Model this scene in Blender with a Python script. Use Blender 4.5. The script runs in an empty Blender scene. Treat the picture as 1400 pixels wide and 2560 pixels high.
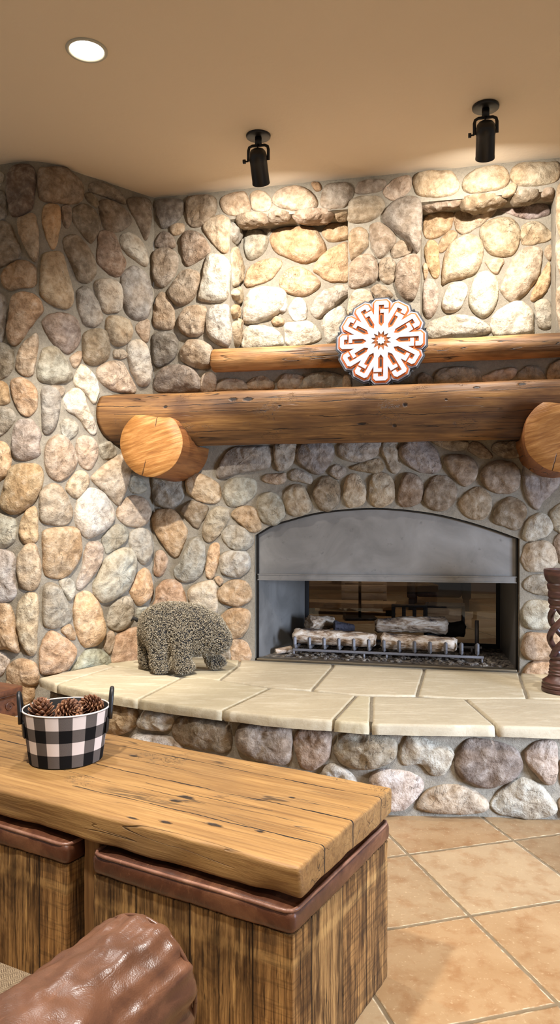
import bpy, bmesh, math, random
import numpy as np
from mathutils import Vector, Matrix, noise
random.seed(7)
PI = math.pi
C = bpy.context.scene.collection
EYE = 1.25            # camera height
CEIL = 3.11           # ceiling height
HEARTH = 0.39         # hearth top
LINTEL = 2.94         # underside of the stone lintel above the niches
LEDGE = 2.10          # ledge at the foot of the niches
RECESS = 0.20         # depth of the niches
E2 = np.array([.9744, -.2250])     # along the fireplace wall, left to right
N2 = np.array([-.2250, -.9744])    # out of the wall into the room
YAW = math.atan2(-.2250, .9744)
STONES = """
L dp 878,3052 847,3085 784,3091 741,3069 730,3011 736,2947 751,2861 795,2830 841,2818 866,2836 884,2924 890,2999
L gb 715,3065 669,3083 579,3109 517,3085 470,3044 467,2978 505,2937 603,2912 695,2902 720,2959
L gb 421,3063 372,3094 282,3093 229,3063 196,3020 282,3019 359,3025 421,3024
L gb 452,2999 415,3015 372,2982 384,2951 433,2965
L gb 359,2986 282,3008 202,2984 155,2939 175,2899 243,2847 321,2838 353,2898
L gb 175,3049 94,3084 27,3078 20,2997 34,2899 61,2845 94,2896 135,2956 169,3005
L gb 517,2910 445,2946 384,2912 359,2851 384,2788 415,2742 470,2779 523,2842
L gb 591,2889 542,2908 536,2839 560,2789 585,2815
L o 690,2866 653,2892 614,2888 603,2831 608,2754 626,2675 653,2660 679,2718 698,2790
L t 830,2790 784,2819 741,2824 720,2756 715,2629 730,2580 762,2606 806,2693
L gb 990,2785 890,2791 847,2717 818,2651 818,2597 866,2580 940,2554 990,2553
L g 990,2968 909,2948 896,2882 909,2819 990,2801
L w 978,3074 921,3057 918,3024 934,2999 978,3004
L o 921,2520 866,2569 795,2580 741,2553 728,2500 741,2446 806,2437 878,2431 921,2467
L t 695,2609 648,2638 591,2640 566,2570 530,2469 523,2404 554,2355 626,2347 684,2375 710,2416 705,2523
L gb 572,2731 505,2759 445,2718 397,2651 390,2574 433,2521 493,2520 536,2599 579,2675
L b 372,2803 321,2833 262,2819 229,2735 196,2674 229,2603 282,2586 346,2618 384,2654 372,2735
L gl 229,2822 175,2858 108,2846 61,2786 47,2707 74,2689 148,2720 216,2762
L gl 390,2530 321,2561 243,2549 223,2484 229,2403 295,2373 346,2381 384,2464
L g 216,2612 148,2668 81,2664 27,2593 20,2475 54,2387 121,2364 189,2398 223,2484 229,2552
L g 499,2453 445,2491 397,2450 359,2390 346,2325 397,2277 458,2284 493,2355
L o 841,2396 773,2409 720,2383 695,2321 730,2266 784,2191 830,2134 878,2153 884,2228 866,2323
L p 695,2257 648,2305 566,2320 505,2298 482,2236 493,2168 548,2110 614,2128 669,2185
L t 762,2169 730,2191 718,2149 730,2053 746,1978 795,1973 835,2012 830,2076 795,2138
L gg 695,2108 637,2130 591,2099 536,2019 542,1964 614,1933 700,1937 725,1978 715,2053
L b 458,2228 384,2268 321,2261 302,2196 308,2116 384,2066 452,2074 467,2150
L t 321,2329 256,2363 175,2355 151,2301 175,2227 256,2192 308,2229
L t 108,2343 68,2373 34,2367 41,2259 74,2254 121,2306
L t 269,2161 216,2175 186,2156 202,2129 262,2122
L t 542,2084 493,2124 476,2115 488,2059 517,2038
L w 175,2216 108,2249 54,2222 24,2119 27,2024 68,1984 108,1992 162,2067 182,2145
L t 378,2039 321,2086 229,2104 175,2042 128,1966 148,1935 269,1933 359,1974
L w 517,1967 482,2048 433,2038 384,1982 372,1916 397,1849 445,1892 499,1931
L gb 990,2138 890,2138 853,2077 866,2003 915,1962 990,1955
L g 990,2413 909,2396 903,2315 909,2208 928,2156 990,2154
L o 990,1950 903,1929 884,1864 890,1827 990,1820
L o 866,1938 818,1958 762,1935 725,1883 730,1792 773,1754 818,1782 853,1852
L g 702,1894 658,1913 608,1880 608,1805 631,1706 669,1661 695,1681 700,1787
L gb 648,1919 603,1924 579,1905 603,1865 637,1883
L w 579,1862 517,1918 470,1906 445,1831 397,1746 390,1685 433,1688 493,1761 566,1798
L gg 597,1719 554,1750 505,1727 499,1683 542,1639 585,1661
L p 841,1713 784,1735 741,1723 705,1659 715,1606 710,1553 773,1520 847,1537 860,1607
L gb 990,1804 878,1795 847,1745 878,1693 940,1652 990,1648
L t 674,1607 626,1652 566,1646 517,1583 505,1507 554,1440 614,1411 669,1447 684,1532
L t 499,1639 458,1664 397,1646 374,1591 397,1511 433,1479 482,1508 505,1573
L g 359,1620 295,1641 256,1586 282,1551 334,1542 365,1580
L t 409,1444 308,1527 189,1590 151,1574 175,1428 229,1301 256,1289 334,1356 403,1411
L t 566,1374 517,1452 470,1470 430,1432 445,1376 505,1320
L o 903,1394 866,1479 806,1499 720,1494 695,1436 710,1350 751,1286 806,1244 866,1233 921,1265 928,1297
L oo 990,1605 903,1608 872,1543 878,1468 915,1426 990,1411
L t 705,1350 648,1394 591,1373 548,1298 530,1232 566,1178 648,1174 705,1201 710,1286
L w 505,1276 482,1343 421,1375 346,1356 289,1289 269,1220 308,1153 421,1099 482,1133 511,1200
L gg 169,1429 121,1453 68,1419 54,1373 108,1351 162,1365
L p 135,1546 41,1527 7,1480 27,1462 94,1477
F g -3,1469 63,1492 139,1479 191,1408 182,1325 126,1272 38,1278 -3,1338
L t 243,1266 189,1324 108,1337 47,1302 30,1231 68,1166 175,1162 243,1209
F o 201,1419 238,1466 324,1453 398,1406 416,1336 386,1295 288,1307 220,1349
F b 170,1255 238,1308 300,1290 337,1261 288,1161 269,1147 213,1196
F o 0,1231 63,1261 139,1243 188,1172 207,1114 164,995 126,983 76,1030 25,1100 -6,1160
L o 818,1158 784,1244 746,1270 725,1244 720,1137 730,1089 795,1082
L gg 990,1222 878,1222 841,1180 847,1094 903,1056 990,1055
L o 695,1132 637,1158 517,1156 482,1111 476,1034 505,958 566,896 648,890 690,923 695,1030
L gg 346,1097 282,1158 216,1168 175,1116 216,1059 308,1011 327,1029
L gl 169,1104 108,1149 41,1131 16,1065 20,994 68,937 108,962 148,1010
L pl 445,1055 397,1076 353,1063 344,995 372,929 445,844 488,816 503,859 470,945
L t 824,1009 773,1073 730,1063 705,966 710,871 751,829 806,849 827,924
L gl 990,1023 878,1030 841,977 844,891 841,806 890,767 990,769
L gl 384,874 321,983 229,1034 148,1022 124,928 162,825 256,752 346,736 397,785 403,841
F oo 3,946 19,1005 57,1006 86,959 70,893 32,863 3,886
F t 306,1149 337,1231 398,1272 459,1255 462,1197 410,1115 349,1068 312,1091
F gg 126,900 164,948 201,1031 263,1096 312,1044 324,951 288,868 201,831 139,859
F oo 324,892 343,1021 373,1059 404,1045 406,975 380,882 349,858
F gg 422,1115 471,1162 543,1156 603,1105 603,1059 543,1018 459,1046
F gg 416,987 471,1017 567,1012 591,955 579,908 519,867 434,883 414,929
F oo 404,789 471,843 555,844 598,793 591,736 519,699 422,719
F o 422,638 495,687 579,672 591,620 555,538 483,512 434,557
F t 220,784 300,833 373,835 398,754 386,660 337,647 238,691
F oo 19,792 76,840 151,830 188,772 188,678 6,667 10,732
L oo 155,802 108,886 54,907 20,852 20,757 81,703 121,706 162,773
L gg 690,827 658,863 603,833 566,754 532,686 566,635 658,622 695,668
L gg 608,866 566,887 523,860 517,794 548,764 579,810
L oo 517,750 482,797 433,799 372,738 346,657 331,566 372,508 445,495 493,550 517,630
L gl 314,632 282,720 216,754 155,738 144,650 189,579 243,562 302,591
L t 824,753 773,809 725,796 715,711 725,594 725,509 762,486 806,551 827,646
L o 990,758 878,741 841,657 824,551 824,497 890,510 990,532
L o 597,606 548,633 515,585 517,547 554,557
L oo 705,529 658,606 591,572 517,509 515,454 566,385 658,376 705,391 710,466
L t 334,498 308,557 275,554 272,491 302,443 331,470
L gn 536,386 445,478 372,475 308,427 308,376 433,377 530,374
L oo 282,424 256,534 108,570 41,510 41,357 282,383
L t 990,505 890,462 890,419 940,363 990,360
L oo 884,420 818,460 741,445 718,391 730,323 866,319 890,366
F oo 380,852 404,865 428,842 410,818
F oo 483,495 567,492 597,424 579,380 489,376
F gb 398,393 416,446 459,477 483,425 480,379 404,375
L gg 108,681 54,683 47,629 94,598 114,635
F o 213,596 324,617 386,579 373,485 238,480
L o 799,319 741,324 743,254 790,221
L t 890,344 830,322 818,220 903,236
F d 13,3084 88,3095 176,3075 188,3021 151,2965 76,2924 38,2945 10,3025
F b 213,3083 288,3094 373,3080 389,3015 361,2959 300,2917 232,2923 207,2984
F t 107,2927 151,2944 188,2932 182,2892 132,2878 111,2898
F gb 15,2858 63,2902 114,2874 132,2813 82,2805 19,2816
F gb -8,2765 38,2803 114,2791 151,2741 139,2659 76,2581 25,2584 -6,2646
F b 170,2846 213,2895 288,2871 343,2797 349,2761 288,2719 213,2689 182,2739
F t 306,2905 361,2959 434,2964 468,2926 465,2834 459,2764 422,2756 361,2819
F w 331,2728 373,2745 434,2731 471,2671 465,2590 459,2497 398,2466 288,2485 285,2532 306,2624
F gb 88,2545 126,2601 176,2657 238,2664 288,2625 275,2556 238,2488 164,2457 114,2490
F t 0,2455 25,2525 63,2540 107,2484 129,2412 120,2330 38,2328 -3,2360
F t 157,2387 201,2443 288,2450 327,2424 318,2342 300,2285 226,2271 164,2316
F gl 337,2412 386,2444 459,2439 465,2369 477,2287 459,2207 398,2222 337,2271 327,2342
F d -6,2289 51,2310 126,2294 151,2234 126,2152 38,2103 3,2122 -6,2206
F t 170,2197 226,2254 300,2244 361,2200 371,2130 337,2084 238,2094 176,2138
F gb 6,2027 63,2096 164,2109 251,2076 294,2004 281,1952 139,1945 19,1961
F t 300,2027 349,2060 386,2024 380,1954 300,1951
F pl 398,1983 446,2016 531,2007 573,1970 561,1948 404,1948
F t 579,1988 650,2025 710,2000 733,1965 704,1943 585,1953
J g 20,2922 145,2980 201,2916 124,2841 20,2840
J t 20,2759 145,2824 219,2751 201,2649 61,2572 20,2654
J t 20,2514 124,2584 232,2597 232,2530 145,2495
J o 20,2432 145,2483 188,2427 61,2384
J t 49,2346 175,2406 232,2304 124,2227 61,2278
F t 420,3058 483,3087 561,3086 585,3032 585,2974 519,2959 434,2987
F t 597,3071 650,3089 698,3061 721,3008 686,2971 609,2989
F t 728,3041 768,3083 862,3093 943,3056 984,2988 954,2955 839,2961 745,2999
F gb 1006,3016 1035,3081 1114,3090 1170,3073 1182,3011 1148,2958 1069,2948 1012,2970
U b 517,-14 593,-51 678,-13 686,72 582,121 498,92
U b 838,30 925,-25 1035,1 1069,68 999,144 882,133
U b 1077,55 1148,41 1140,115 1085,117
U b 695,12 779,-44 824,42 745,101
F t 1534,3087 1599,3103 1717,3091 1759,3033 1759,2989 1706,2962 1599,2966 1545,2988 1524,3045
F t 1791,3040 1853,3088 1957,3099 2009,3067 2024,3018 1988,2978 1874,2962 1796,2980
F t 2034,3059 2080,3097 2212,3089 2272,3078 2272,3004 2222,2977 2101,2976 2040,3011
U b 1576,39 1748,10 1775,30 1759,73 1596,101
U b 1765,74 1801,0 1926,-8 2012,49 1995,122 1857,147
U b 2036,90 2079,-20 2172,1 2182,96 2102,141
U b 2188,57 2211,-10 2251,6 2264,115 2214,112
F t 1993,2946 2029,2996 2065,2987 2050,2946 2014,2933
F gb 1210,3064 1249,3088 1354,3083 1360,3044 1316,3020 1215,3021
F t 1360,3027 1415,3077 1491,3090 1511,3057 1491,3004 1420,2966 1371,2987
F o 954,3100 989,3102 1006,3066 977,3058
F gb 1170,2978 1227,3001 1327,2992 1360,2950 1338,2896 1260,2858 1170,2866 1165,2923
F gb 1360,2894 1415,2956 1491,2976 1545,2960 1565,2909 1563,2800 1556,2702 1534,2665 1480,2741 1404,2802 1360,2856
F b 1168,2799 1215,2829 1260,2808 1271,2735 1227,2683 1182,2653 1168,2710
F b 1288,2834 1338,2846 1404,2791 1420,2734 1371,2672 1332,2653 1293,2722 1282,2779
F b 1404,2691 1437,2733 1491,2729 1513,2683 1469,2653 1415,2646
F b 1168,2620 1227,2672 1293,2667 1327,2598 1316,2532 1249,2503 1173,2497 1170,2564
F b 1338,2619 1382,2649 1420,2613 1420,2536 1382,2505 1338,2541
F b 1437,2612 1491,2652 1545,2642 1554,2559 1545,2472 1513,2408 1458,2434 1426,2491 1426,2557
F b 1293,2478 1327,2503 1371,2484 1404,2437 1338,2419
F t 1165,2408 1193,2473 1249,2480 1293,2444 1282,2367 1227,2337 1165,2340
R g 505,2888 536,2952 611,2928 648,2877 624,2807 549,2764 509,2803
R g 611,2952 648,2963 673,2947 648,2907
R o 663,2876 698,2925 771,2939 917,2926 965,2875 1001,2789 941,2735 869,2721 771,2759 698,2801
R o 983,2909 1037,2940 1132,2938 1167,2859 1084,2836 1025,2835 989,2867
R o 505,2646 536,2717 636,2757 710,2758 732,2726 698,2669 636,2625 536,2602 509,2616
R o 929,2676 977,2756 1060,2802 1132,2815 1161,2695 1137,2603 1072,2596 1013,2606 959,2645
R o 722,2625 771,2688 832,2701 905,2666 965,2603 941,2557 869,2526 784,2544 741,2570
R w 499,2501 549,2583 648,2594 747,2570 759,2509 722,2440 624,2392 505,2392
R pl 911,2452 965,2532 1060,2573 1143,2567 1155,2532 1084,2477 977,2395 929,2404
R w 777,2449 808,2506 857,2509 887,2454 875,2389 808,2387
R o 673,2383 698,2411 735,2397 741,2367 698,2357
R w 501,2332 549,2366 661,2353 722,2308 728,2236 505,2229
R w 759,2366 832,2374 905,2370 953,2320 959,2260 784,2233 753,2319
R w 977,2366 1025,2422 1108,2441 1132,2298 1025,2233 989,2306
R w 685,2526 722,2560 759,2533 765,2461 735,2433 698,2465
R o 1572,2917 1615,2954 1715,2956 1732,2915 1710,2849 1637,2809 1575,2820
R t 1748,2948 1837,2957 1946,2947 1962,2929 1880,2857 1793,2819 1748,2862
R p 1994,2943 2096,2948 2213,2956 2244,2926 2239,2888 2139,2874 2011,2924
R t 1880,2834 1946,2885 2032,2889 2086,2840 2091,2750 2053,2680 1957,2682 1902,2742
R t 2112,2837 2192,2853 2255,2792 2263,2758 2202,2735 2112,2737
R o 1648,2751 1682,2817 1726,2841 1754,2816 1726,2768 1676,2728
R o 1575,2757 1603,2794 1643,2774 1654,2705 1654,2602 1626,2583 1598,2629 1578,2688
R t 1671,2612 1693,2725 1748,2789 1815,2812 1880,2778 1897,2709 1869,2609 1804,2569 1715,2558 1676,2538
R t 1913,2657 2005,2656 1989,2601 1967,2580 1929,2616
R pl 2000,2522 2043,2631 2107,2704 2181,2715 2213,2685 2202,2586 2171,2510 2075,2422 2021,2442 1994,2488
R t 2234,2705 2260,2714 2265,2659 2250,2638 2229,2672
R o 2155,2445 2192,2531 2234,2606 2253,2615 2255,2516 2223,2451 2171,2421
R w 1826,2488 1859,2576 1913,2595 1967,2558 1980,2478 1957,2390 1902,2337 1848,2374 1820,2432
R w 1671,2430 1704,2519 1760,2547 1804,2523 1804,2467 1760,2390 1693,2383
R pl 1565,2505 1575,2562 1615,2570 1648,2511 1643,2409 1603,2356 1567,2390
R o 1565,2648 1583,2659 1592,2618 1575,2579
R w 1592,2308 1660,2350 1771,2361 1880,2327 1935,2256 1771,2231 1598,2239
R w 1946,2334 2021,2397 2096,2415 2160,2366 2165,2288 2149,2228 1967,2232
R gl 2176,2388 2213,2419 2255,2394 2260,2305 2250,2261 2192,2276
F t 2266,2931 2302,2980 2361,2943 2361,2691 2292,2686 2268,2762
F t 2266,2656 2302,2675 2361,2649 2361,2481 2302,2464 2270,2551
F t 2266,2403 2322,2431 2361,2376 2361,2229 2282,2213
F gb 2292,3065 2361,3089 2361,2995 2302,2995
F t 768,1998 804,2030 897,2015 920,1980 897,1936 768,1940
F g 897,1964 931,2020 1023,2033 1114,2012 1137,1972 1103,1928 908,1935
F o 1131,1927 1137,2006 1170,2007 1176,1926
F g 1545,1978 1578,2005 1621,1975 1626,1937 1556,1934
F g 1631,1970 1663,2017 1748,2030 1853,2015 1874,1976 1853,1934 1642,1942
F pl 1880,1955 1937,1995 2029,2013 2060,2001 2040,1959 1978,1940
F g 2070,1958 2101,2010 2151,2018 2192,1990 2192,1942
F t 2227,2004 2272,2045 2322,2042 2332,1953 2227,1946
F gp 868,1584 897,1629 1000,1644 1069,1620 1069,1536 1000,1458 931,1481 873,1527
F g 392,1464 422,1546 495,1614 639,1623 721,1610 710,1507 627,1479 507,1463 422,1435
F g 745,1632 850,1636 862,1562 815,1494 757,1483 733,1564
F g 1103,1603 1148,1641 1316,1643 1338,1587 1282,1533 1204,1523 1125,1546
F g 1343,1587 1371,1636 1426,1630 1437,1552 1453,1497 1426,1459 1393,1476 1371,1531
F gp 1442,1585 1491,1639 1578,1638 1642,1582 1669,1494 1621,1456 1534,1474 1469,1519
F g 1621,1631 1717,1637 1806,1622 1791,1584 1717,1580
F b 1817,1600 1853,1621 1916,1577 1937,1539 1885,1534 1822,1568
F b 1937,1582 1978,1619 2141,1621 2151,1583 2101,1542 1999,1533
F b 1685,1527 1727,1553 1812,1546 1853,1502 1859,1438 1801,1384 1748,1417 1706,1472
F b 1880,1459 1937,1512 2029,1511 2075,1467 2075,1382 2029,1345 1947,1351 1890,1394
F gp 2096,1488 2141,1530 2222,1518 2282,1454 2267,1370 2202,1307 2172,1260 2131,1286 2101,1371
F g 821,1460 862,1488 920,1470 952,1436 949,1402 897,1414 839,1425
F t 768,1460 798,1460 798,1426 768,1403 698,1409 668,1433 698,1461
F g 1057,1480 1091,1507 1137,1490 1142,1456 1103,1429 1063,1451
F b 1176,1495 1249,1522 1327,1537 1354,1498 1327,1460 1260,1466 1193,1478
F gg 428,1371 471,1429 567,1439 621,1416 621,1347 555,1289 471,1278 434,1324
F o 483,1231 531,1272 615,1266 650,1197 650,1140 591,1133 507,1197
F gg 633,1289 662,1341 733,1352 792,1289 792,1220 733,1169 662,1197
F t 792,1334 839,1391 897,1391 943,1322 943,1255 873,1220 815,1243
F b 960,1345 1000,1430 1057,1440 1108,1400 1108,1311 1057,1252 1000,1266
F t 1137,1378 1159,1445 1215,1450 1254,1377 1254,1310 1215,1275 1159,1275 1137,1322
F t 1277,1377 1304,1449 1371,1454 1415,1398 1409,1310 1349,1274 1293,1288
F b 1437,1354 1469,1447 1524,1452 1569,1397 1561,1309 1502,1276 1448,1287
F b 1578,1309 1610,1418 1685,1439 1743,1395 1748,1319 1695,1257 1621,1260
F b 1764,1287 1801,1341 1864,1378 1921,1340 1931,1265 1885,1206 1801,1222
F b 1942,1211 1968,1286 2029,1324 2101,1286 2111,1233 2070,1153 1999,1169 1949,1185
F w 2096,1127 2121,1201 2182,1238 2232,1207 2247,1159 2212,1117 2141,1090 2106,1095
F pl 2091,1009 2121,1074 2202,1090 2252,1054 2267,980 2222,937 2131,930 2096,967
F g 2101,861 2141,904 2222,905 2302,875 2302,812 2202,805 2121,824
F gg 2091,711 2131,771 2232,768 2282,749 2282,643 2141,623 2096,658
F oo 2091,541 2121,601 2222,599 2282,591 2282,475 2141,458 2096,488
F oo 2096,392 2141,447 2232,457 2282,443 2282,375 2111,366
F gg 2237,1244 2282,1286 2332,1286 2332,1118 2262,1149 2232,1201
F gb 2252,1085 2282,1128 2342,1118 2342,971 2282,980 2262,1033
F t 2312,781 2361,772 2361,677 2312,655
F t 2312,613 2361,604 2361,489 2312,487
H b 1476,297 1506,329 1609,332 1630,291 1617,215 1558,164 1506,173 1480,230
H gb 1647,267 1685,325 1786,330 1884,317 1901,260 1860,209 1770,184 1685,196 1655,226
H gg 1917,260 1950,326 2031,311 2120,279 2127,230 2096,177 2047,172 1998,212 1933,211
H dp 2145,239 2185,313 2274,314 2378,284 2408,220 2378,162 2282,122 2210,133 2153,173
H op 2425,270 2465,312 2535,315 2547,275 2543,169 2504,147 2457,190 2429,229
H w 1596,155 1626,190 1685,179 1728,151 1736,102 1668,77 1600,105
H pl 1795,141 1835,184 1933,182 1998,155 2008,114 1966,56 1917,26 1819,35
H t 1990,48 2023,98 2088,128 2185,121 2258,77 2270,36 2201,15 2063,17 1998,28
H gl 2290,61 2330,120 2402,163 2480,138 2535,72 2535,31 2457,3 2354,11 2298,29
H gb 1211,295 1250,330 1345,340 1445,341 1463,262 1445,184 1317,178 1221,218
H b 885,275 928,321 1043,329 1153,315 1177,265 1163,198 1073,191 949,197 890,230
H w 691,286 738,329 852,329 885,302 863,258 784,243 691,248
H o 496,277 515,318 617,342 678,312 666,250 592,201 496,191
H w 660,202 761,220 885,220 917,170 761,157 654,159
H b 27,313 271,325 328,303 271,236
H b 2558,227 2597,277 2628,246 2628,149 2574,114
H t 2558,81 2620,100 2628,28 2574,17
H gb 1515,98 1583,86 1592,20 1515,5
H t 1634,49 1736,77 1778,32 1736,-14 1643,-17
"""
S_JAMB = 0.471
S_FIRE0 = 0.620
S_PIL0 = 1.159
S_PIL1 = 1.558
S_FIRE1 = 2.078
S_NICHE1 = 2.260
S_END = 2.479
ARCH = [(0.620, 1.109), (0.721, 1.168), (0.839, 1.204), (0.954, 1.234), (1.091, 1.254), (1.282, 1.266), (1.448, 1.259), (1.621, 1.237), (1.769, 1.204), (1.937, 1.153), (2.078, 1.101)]
LEFT_PLAN = [(-0.749, 4.516), (-0.842, 4.436), (-0.936, 4.345), (-1.030, 4.255), (-1.130, 4.165), (-1.195, 4.098), (-1.245, 4.062), (-1.300, 4.046), (-1.370, 4.048), (-1.500, 4.081), (-1.900, 4.200)]
SLAB_FRONT = [(-1.245, 3.909), (-1.117, 3.756), (-0.892, 3.607), (-0.677, 3.477), (-0.460, 3.362), (-0.249, 3.268), (0.000, 3.167), (0.213, 3.112), (0.371, 3.066), (0.610, 3.049), (0.863, 3.037), (1.109, 3.009), (1.347, 2.976)]
BASE_PLAN = [(-1.195, 3.951), (-1.075, 3.806), (-0.857, 3.662), (-0.645, 3.533), (-0.432, 3.421), (-0.224, 3.328), (0.021, 3.228), (0.230, 3.175), (0.381, 3.130), (0.613, 3.113), (0.868, 3.102), (1.117, 3.074), (1.356, 3.041)]
K = (-0.7488, 4.5164)
SLABS = [
 [(-1.245, 3.909), (-1.110, 3.765), (-0.906, 4.201), (-0.986, 4.277), (-1.121, 4.095)],
 [(-1.110, 3.765), (-0.906, 4.201), (-0.762, 4.137), (-0.505, 3.918), (-0.647, 3.462), (-0.892, 3.607)],
 [(-0.647, 3.462), (-0.505, 3.918), (-0.466, 3.937), (-0.305, 3.863), (-0.049, 3.688), (-0.249, 3.268), (-0.460, 3.362)],
 [(-0.249, 3.268), (-0.049, 3.688), (-0.019, 3.688), (0.359, 3.552), (0.216, 3.112), (0.000, 3.167)],
 [(0.216, 3.112), (0.359, 3.552), (0.427, 3.529), (0.366, 3.066)],
 [(0.366, 3.066), (0.427, 3.529), (0.847, 3.484), (0.866, 3.037), (0.610, 3.049)],
 [(0.866, 3.037), (0.847, 3.484), (1.137, 3.484), (1.278, 3.469), (1.557, 3.440), (1.347, 2.976), (1.109, 3.009)],
 [(-0.906, 4.201), (-0.986, 4.277), (-0.869, 4.464), (-0.771, 4.577), (-0.232, 4.404), (-0.229, 4.222), (-0.305, 3.863), (-0.466, 3.937), (-0.762, 4.137)],
 [(-0.305, 3.863), (-0.229, 4.222), (-0.232, 4.404), (-0.145, 4.369), (0.296, 4.266), (0.291, 4.190), (0.154, 3.647), (-0.019, 3.688)],
 [(0.154, 3.647), (0.291, 4.190), (0.296, 4.266), (0.786, 4.147), (0.768, 4.055), (0.637, 3.537), (0.359, 3.552)],
 [(0.637, 3.537), (0.768, 4.055), (0.786, 4.147), (1.275, 4.045), (1.249, 3.956), (1.136, 3.491), (0.847, 3.484)],
 [(1.136, 3.491), (1.249, 3.956), (1.275, 4.045), (1.774, 3.918), (1.557, 3.440)]]

K = np.array(K)

# ------------------------------------------------------------------ helpers
def wall_xy(s, t=0.0):
    """s metres along the fireplace wall from the corner, t metres INTO the wall"""
    return K + E2 * s - N2 * t

def link(o, parent=None):
    C.objects.link(o)
    if parent is not None:
        o.parent = parent
    return o

def tag(o, label=None, cat=None, group=None, kind=None):
    if label: o['label'] = label
    if cat: o['category'] = cat
    if group: o['group'] = group
    if kind: o['kind'] = kind
    return o

def thing(name, label, cat, loc=(0, 0, 0), rz=0.0, group=None, rot=None):
    o = bpy.data.objects.new(name, None)
    o.empty_display_size = .05
    o.location = loc
    o.rotation_euler = rot if rot else (0, 0, rz)
    link(o)
    return tag(o, label, cat, group)

class MB:
    """collects vertices and faces of ONE mesh"""
    def __init__(s):
        s.v = []; s.f = []; s.m = []; s.col = []; s.uv = None
    def add(s, v, f, mat=0, col=None):
        o = len(s.v)
        v = [tuple(map(float, p)) for p in v]
        s.v += v
        s.f += [tuple(i + o for i in q) for q in f]
        s.m += [mat] * len(f)
        s.col += [col or (1, 1, 1)] * len(v)
        return o
    def mesh(s, name, mats, smooth=True, use_col=False, angle=None):
        me = bpy.data.meshes.new(name)
        me.from_pydata(s.v, [], s.f)
        for m in (mats if isinstance(mats, (list, tuple)) else [mats]):
            me.materials.append(m)
        me.polygons.foreach_set('material_index', s.m)
        me.polygons.foreach_set('use_smooth', [smooth] * len(s.f))
        if use_col:
            a = me.color_attributes.new('tint', 'FLOAT_COLOR', 'POINT')
            flat = np.ones((len(s.v), 4), np.float32); flat[:, :3] = np.array(s.col, np.float32)
            a.data.foreach_set('color', flat.ravel())
        me.update()
        if angle is not None:
            bm = bmesh.new(); bm.from_mesh(me)
            for e in bm.edges:
                if len(e.link_faces) == 2 and e.calc_face_angle(0) > angle: e.smooth = False
            bm.to_mesh(me); bm.free()
        return me
    def build(s, name, mats, parent=None, smooth=True, use_col=False, angle=None, loc=None):
        o = bpy.data.objects.new(name, s.mesh(name, mats, smooth, use_col, angle))
        if loc is not None: o.location = loc
        return link(o, parent)

def fix_normals(me):
    bm = bmesh.new(); bm.from_mesh(me); bmesh.ops.recalc_face_normals(bm, faces=bm.faces); bm.to_mesh(me); bm.free()

def bevel_obj(o, w, seg=2):
    m = o.modifiers.new('bevel', 'BEVEL'); m.width = w; m.segments = seg; m.limit_method = 'ANGLE'; m.angle_limit = .6
    return o

def grid(nu, nv, fn, closed_u=False, closed_v=False):
    """faces of a parametric grid; fn(i, j) -> point"""
    v = [fn(i, j) for i in range(nu) for j in range(nv)]
    f = []
    for i in range(nu if closed_u else nu - 1):
        for j in range(nv if closed_v else nv - 1):
            a = i * nv + j; b = ((i + 1) % nu) * nv + j; c = ((i + 1) % nu) * nv + (j + 1) % nv; d = i * nv + (j + 1) % nv
            f.append((a, b, c, d))
    return v, f

def lathe(prof, n=32, ax=1.0, ay=1.0):
    """prof: (radius, z) from bottom to top; capped"""
    v, f = grid(n, len(prof), lambda i, j: (prof[j][0] * ax * math.cos(2 * PI * i / n), prof[j][0] * ay * math.sin(2 * PI * i / n), prof[j][1]), closed_u=True)
    m = len(prof)
    if prof[0][0] > 1e-5: f.append(tuple(i * m for i in reversed(range(n))))
    if prof[-1][0] > 1e-5: f.append(tuple(i * m + m - 1 for i in range(n)))
    return v, f

def tube(path, r, n=10, cap=True, flat=1.0, up=(0, 0, 1)):
    """a round bar along a path; r a number or one per point; flat squeezes it along the frame's second axis"""
    P = [Vector(p) for p in path]; k = len(P)
    R = r if isinstance(r, (list, tuple)) else [r] * k
    v = []; f = []
    prev = None
    for i, p in enumerate(P):
        t = (P[min(i + 1, k - 1)] - P[max(i - 1, 0)]).normalized()
        if prev is None:
            u = Vector(up)
            if abs(t.dot(u)) > .95: u = Vector((1, 0, 0)) if abs(t.x) < .9 else Vector((0, 1, 0))
            a = t.cross(u).normalized()
        else:
            a = (prev - t * prev.dot(t)).normalized()
        prev = a; b = t.cross(a)
        for j in range(n):
            w = 2 * PI * j / n
            v.append(p + a * (R[i] * math.cos(w)) + b * (R[i] * flat * math.sin(w)))
    for i in range(k - 1):
        for j in range(n):
            f.append((i * n + j, i * n + (j + 1) % n, (i + 1) * n + (j + 1) % n, (i + 1) * n + j))
    if cap:
        f.append(tuple(reversed(range(n)))); f.append(tuple((k - 1) * n + j for j in range(n)))
    return v, f

def prism(poly, z0, z1):
    n = len(poly)
    v = [(x, y, z0) for x, y in poly] + [(x, y, z1) for x, y in poly]
    f = [tuple(reversed(range(n))), tuple(range(n, 2 * n))] + [(i, (i + 1) % n, n + (i + 1) % n, n + i) for i in range(n)]
    return v, f

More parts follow.
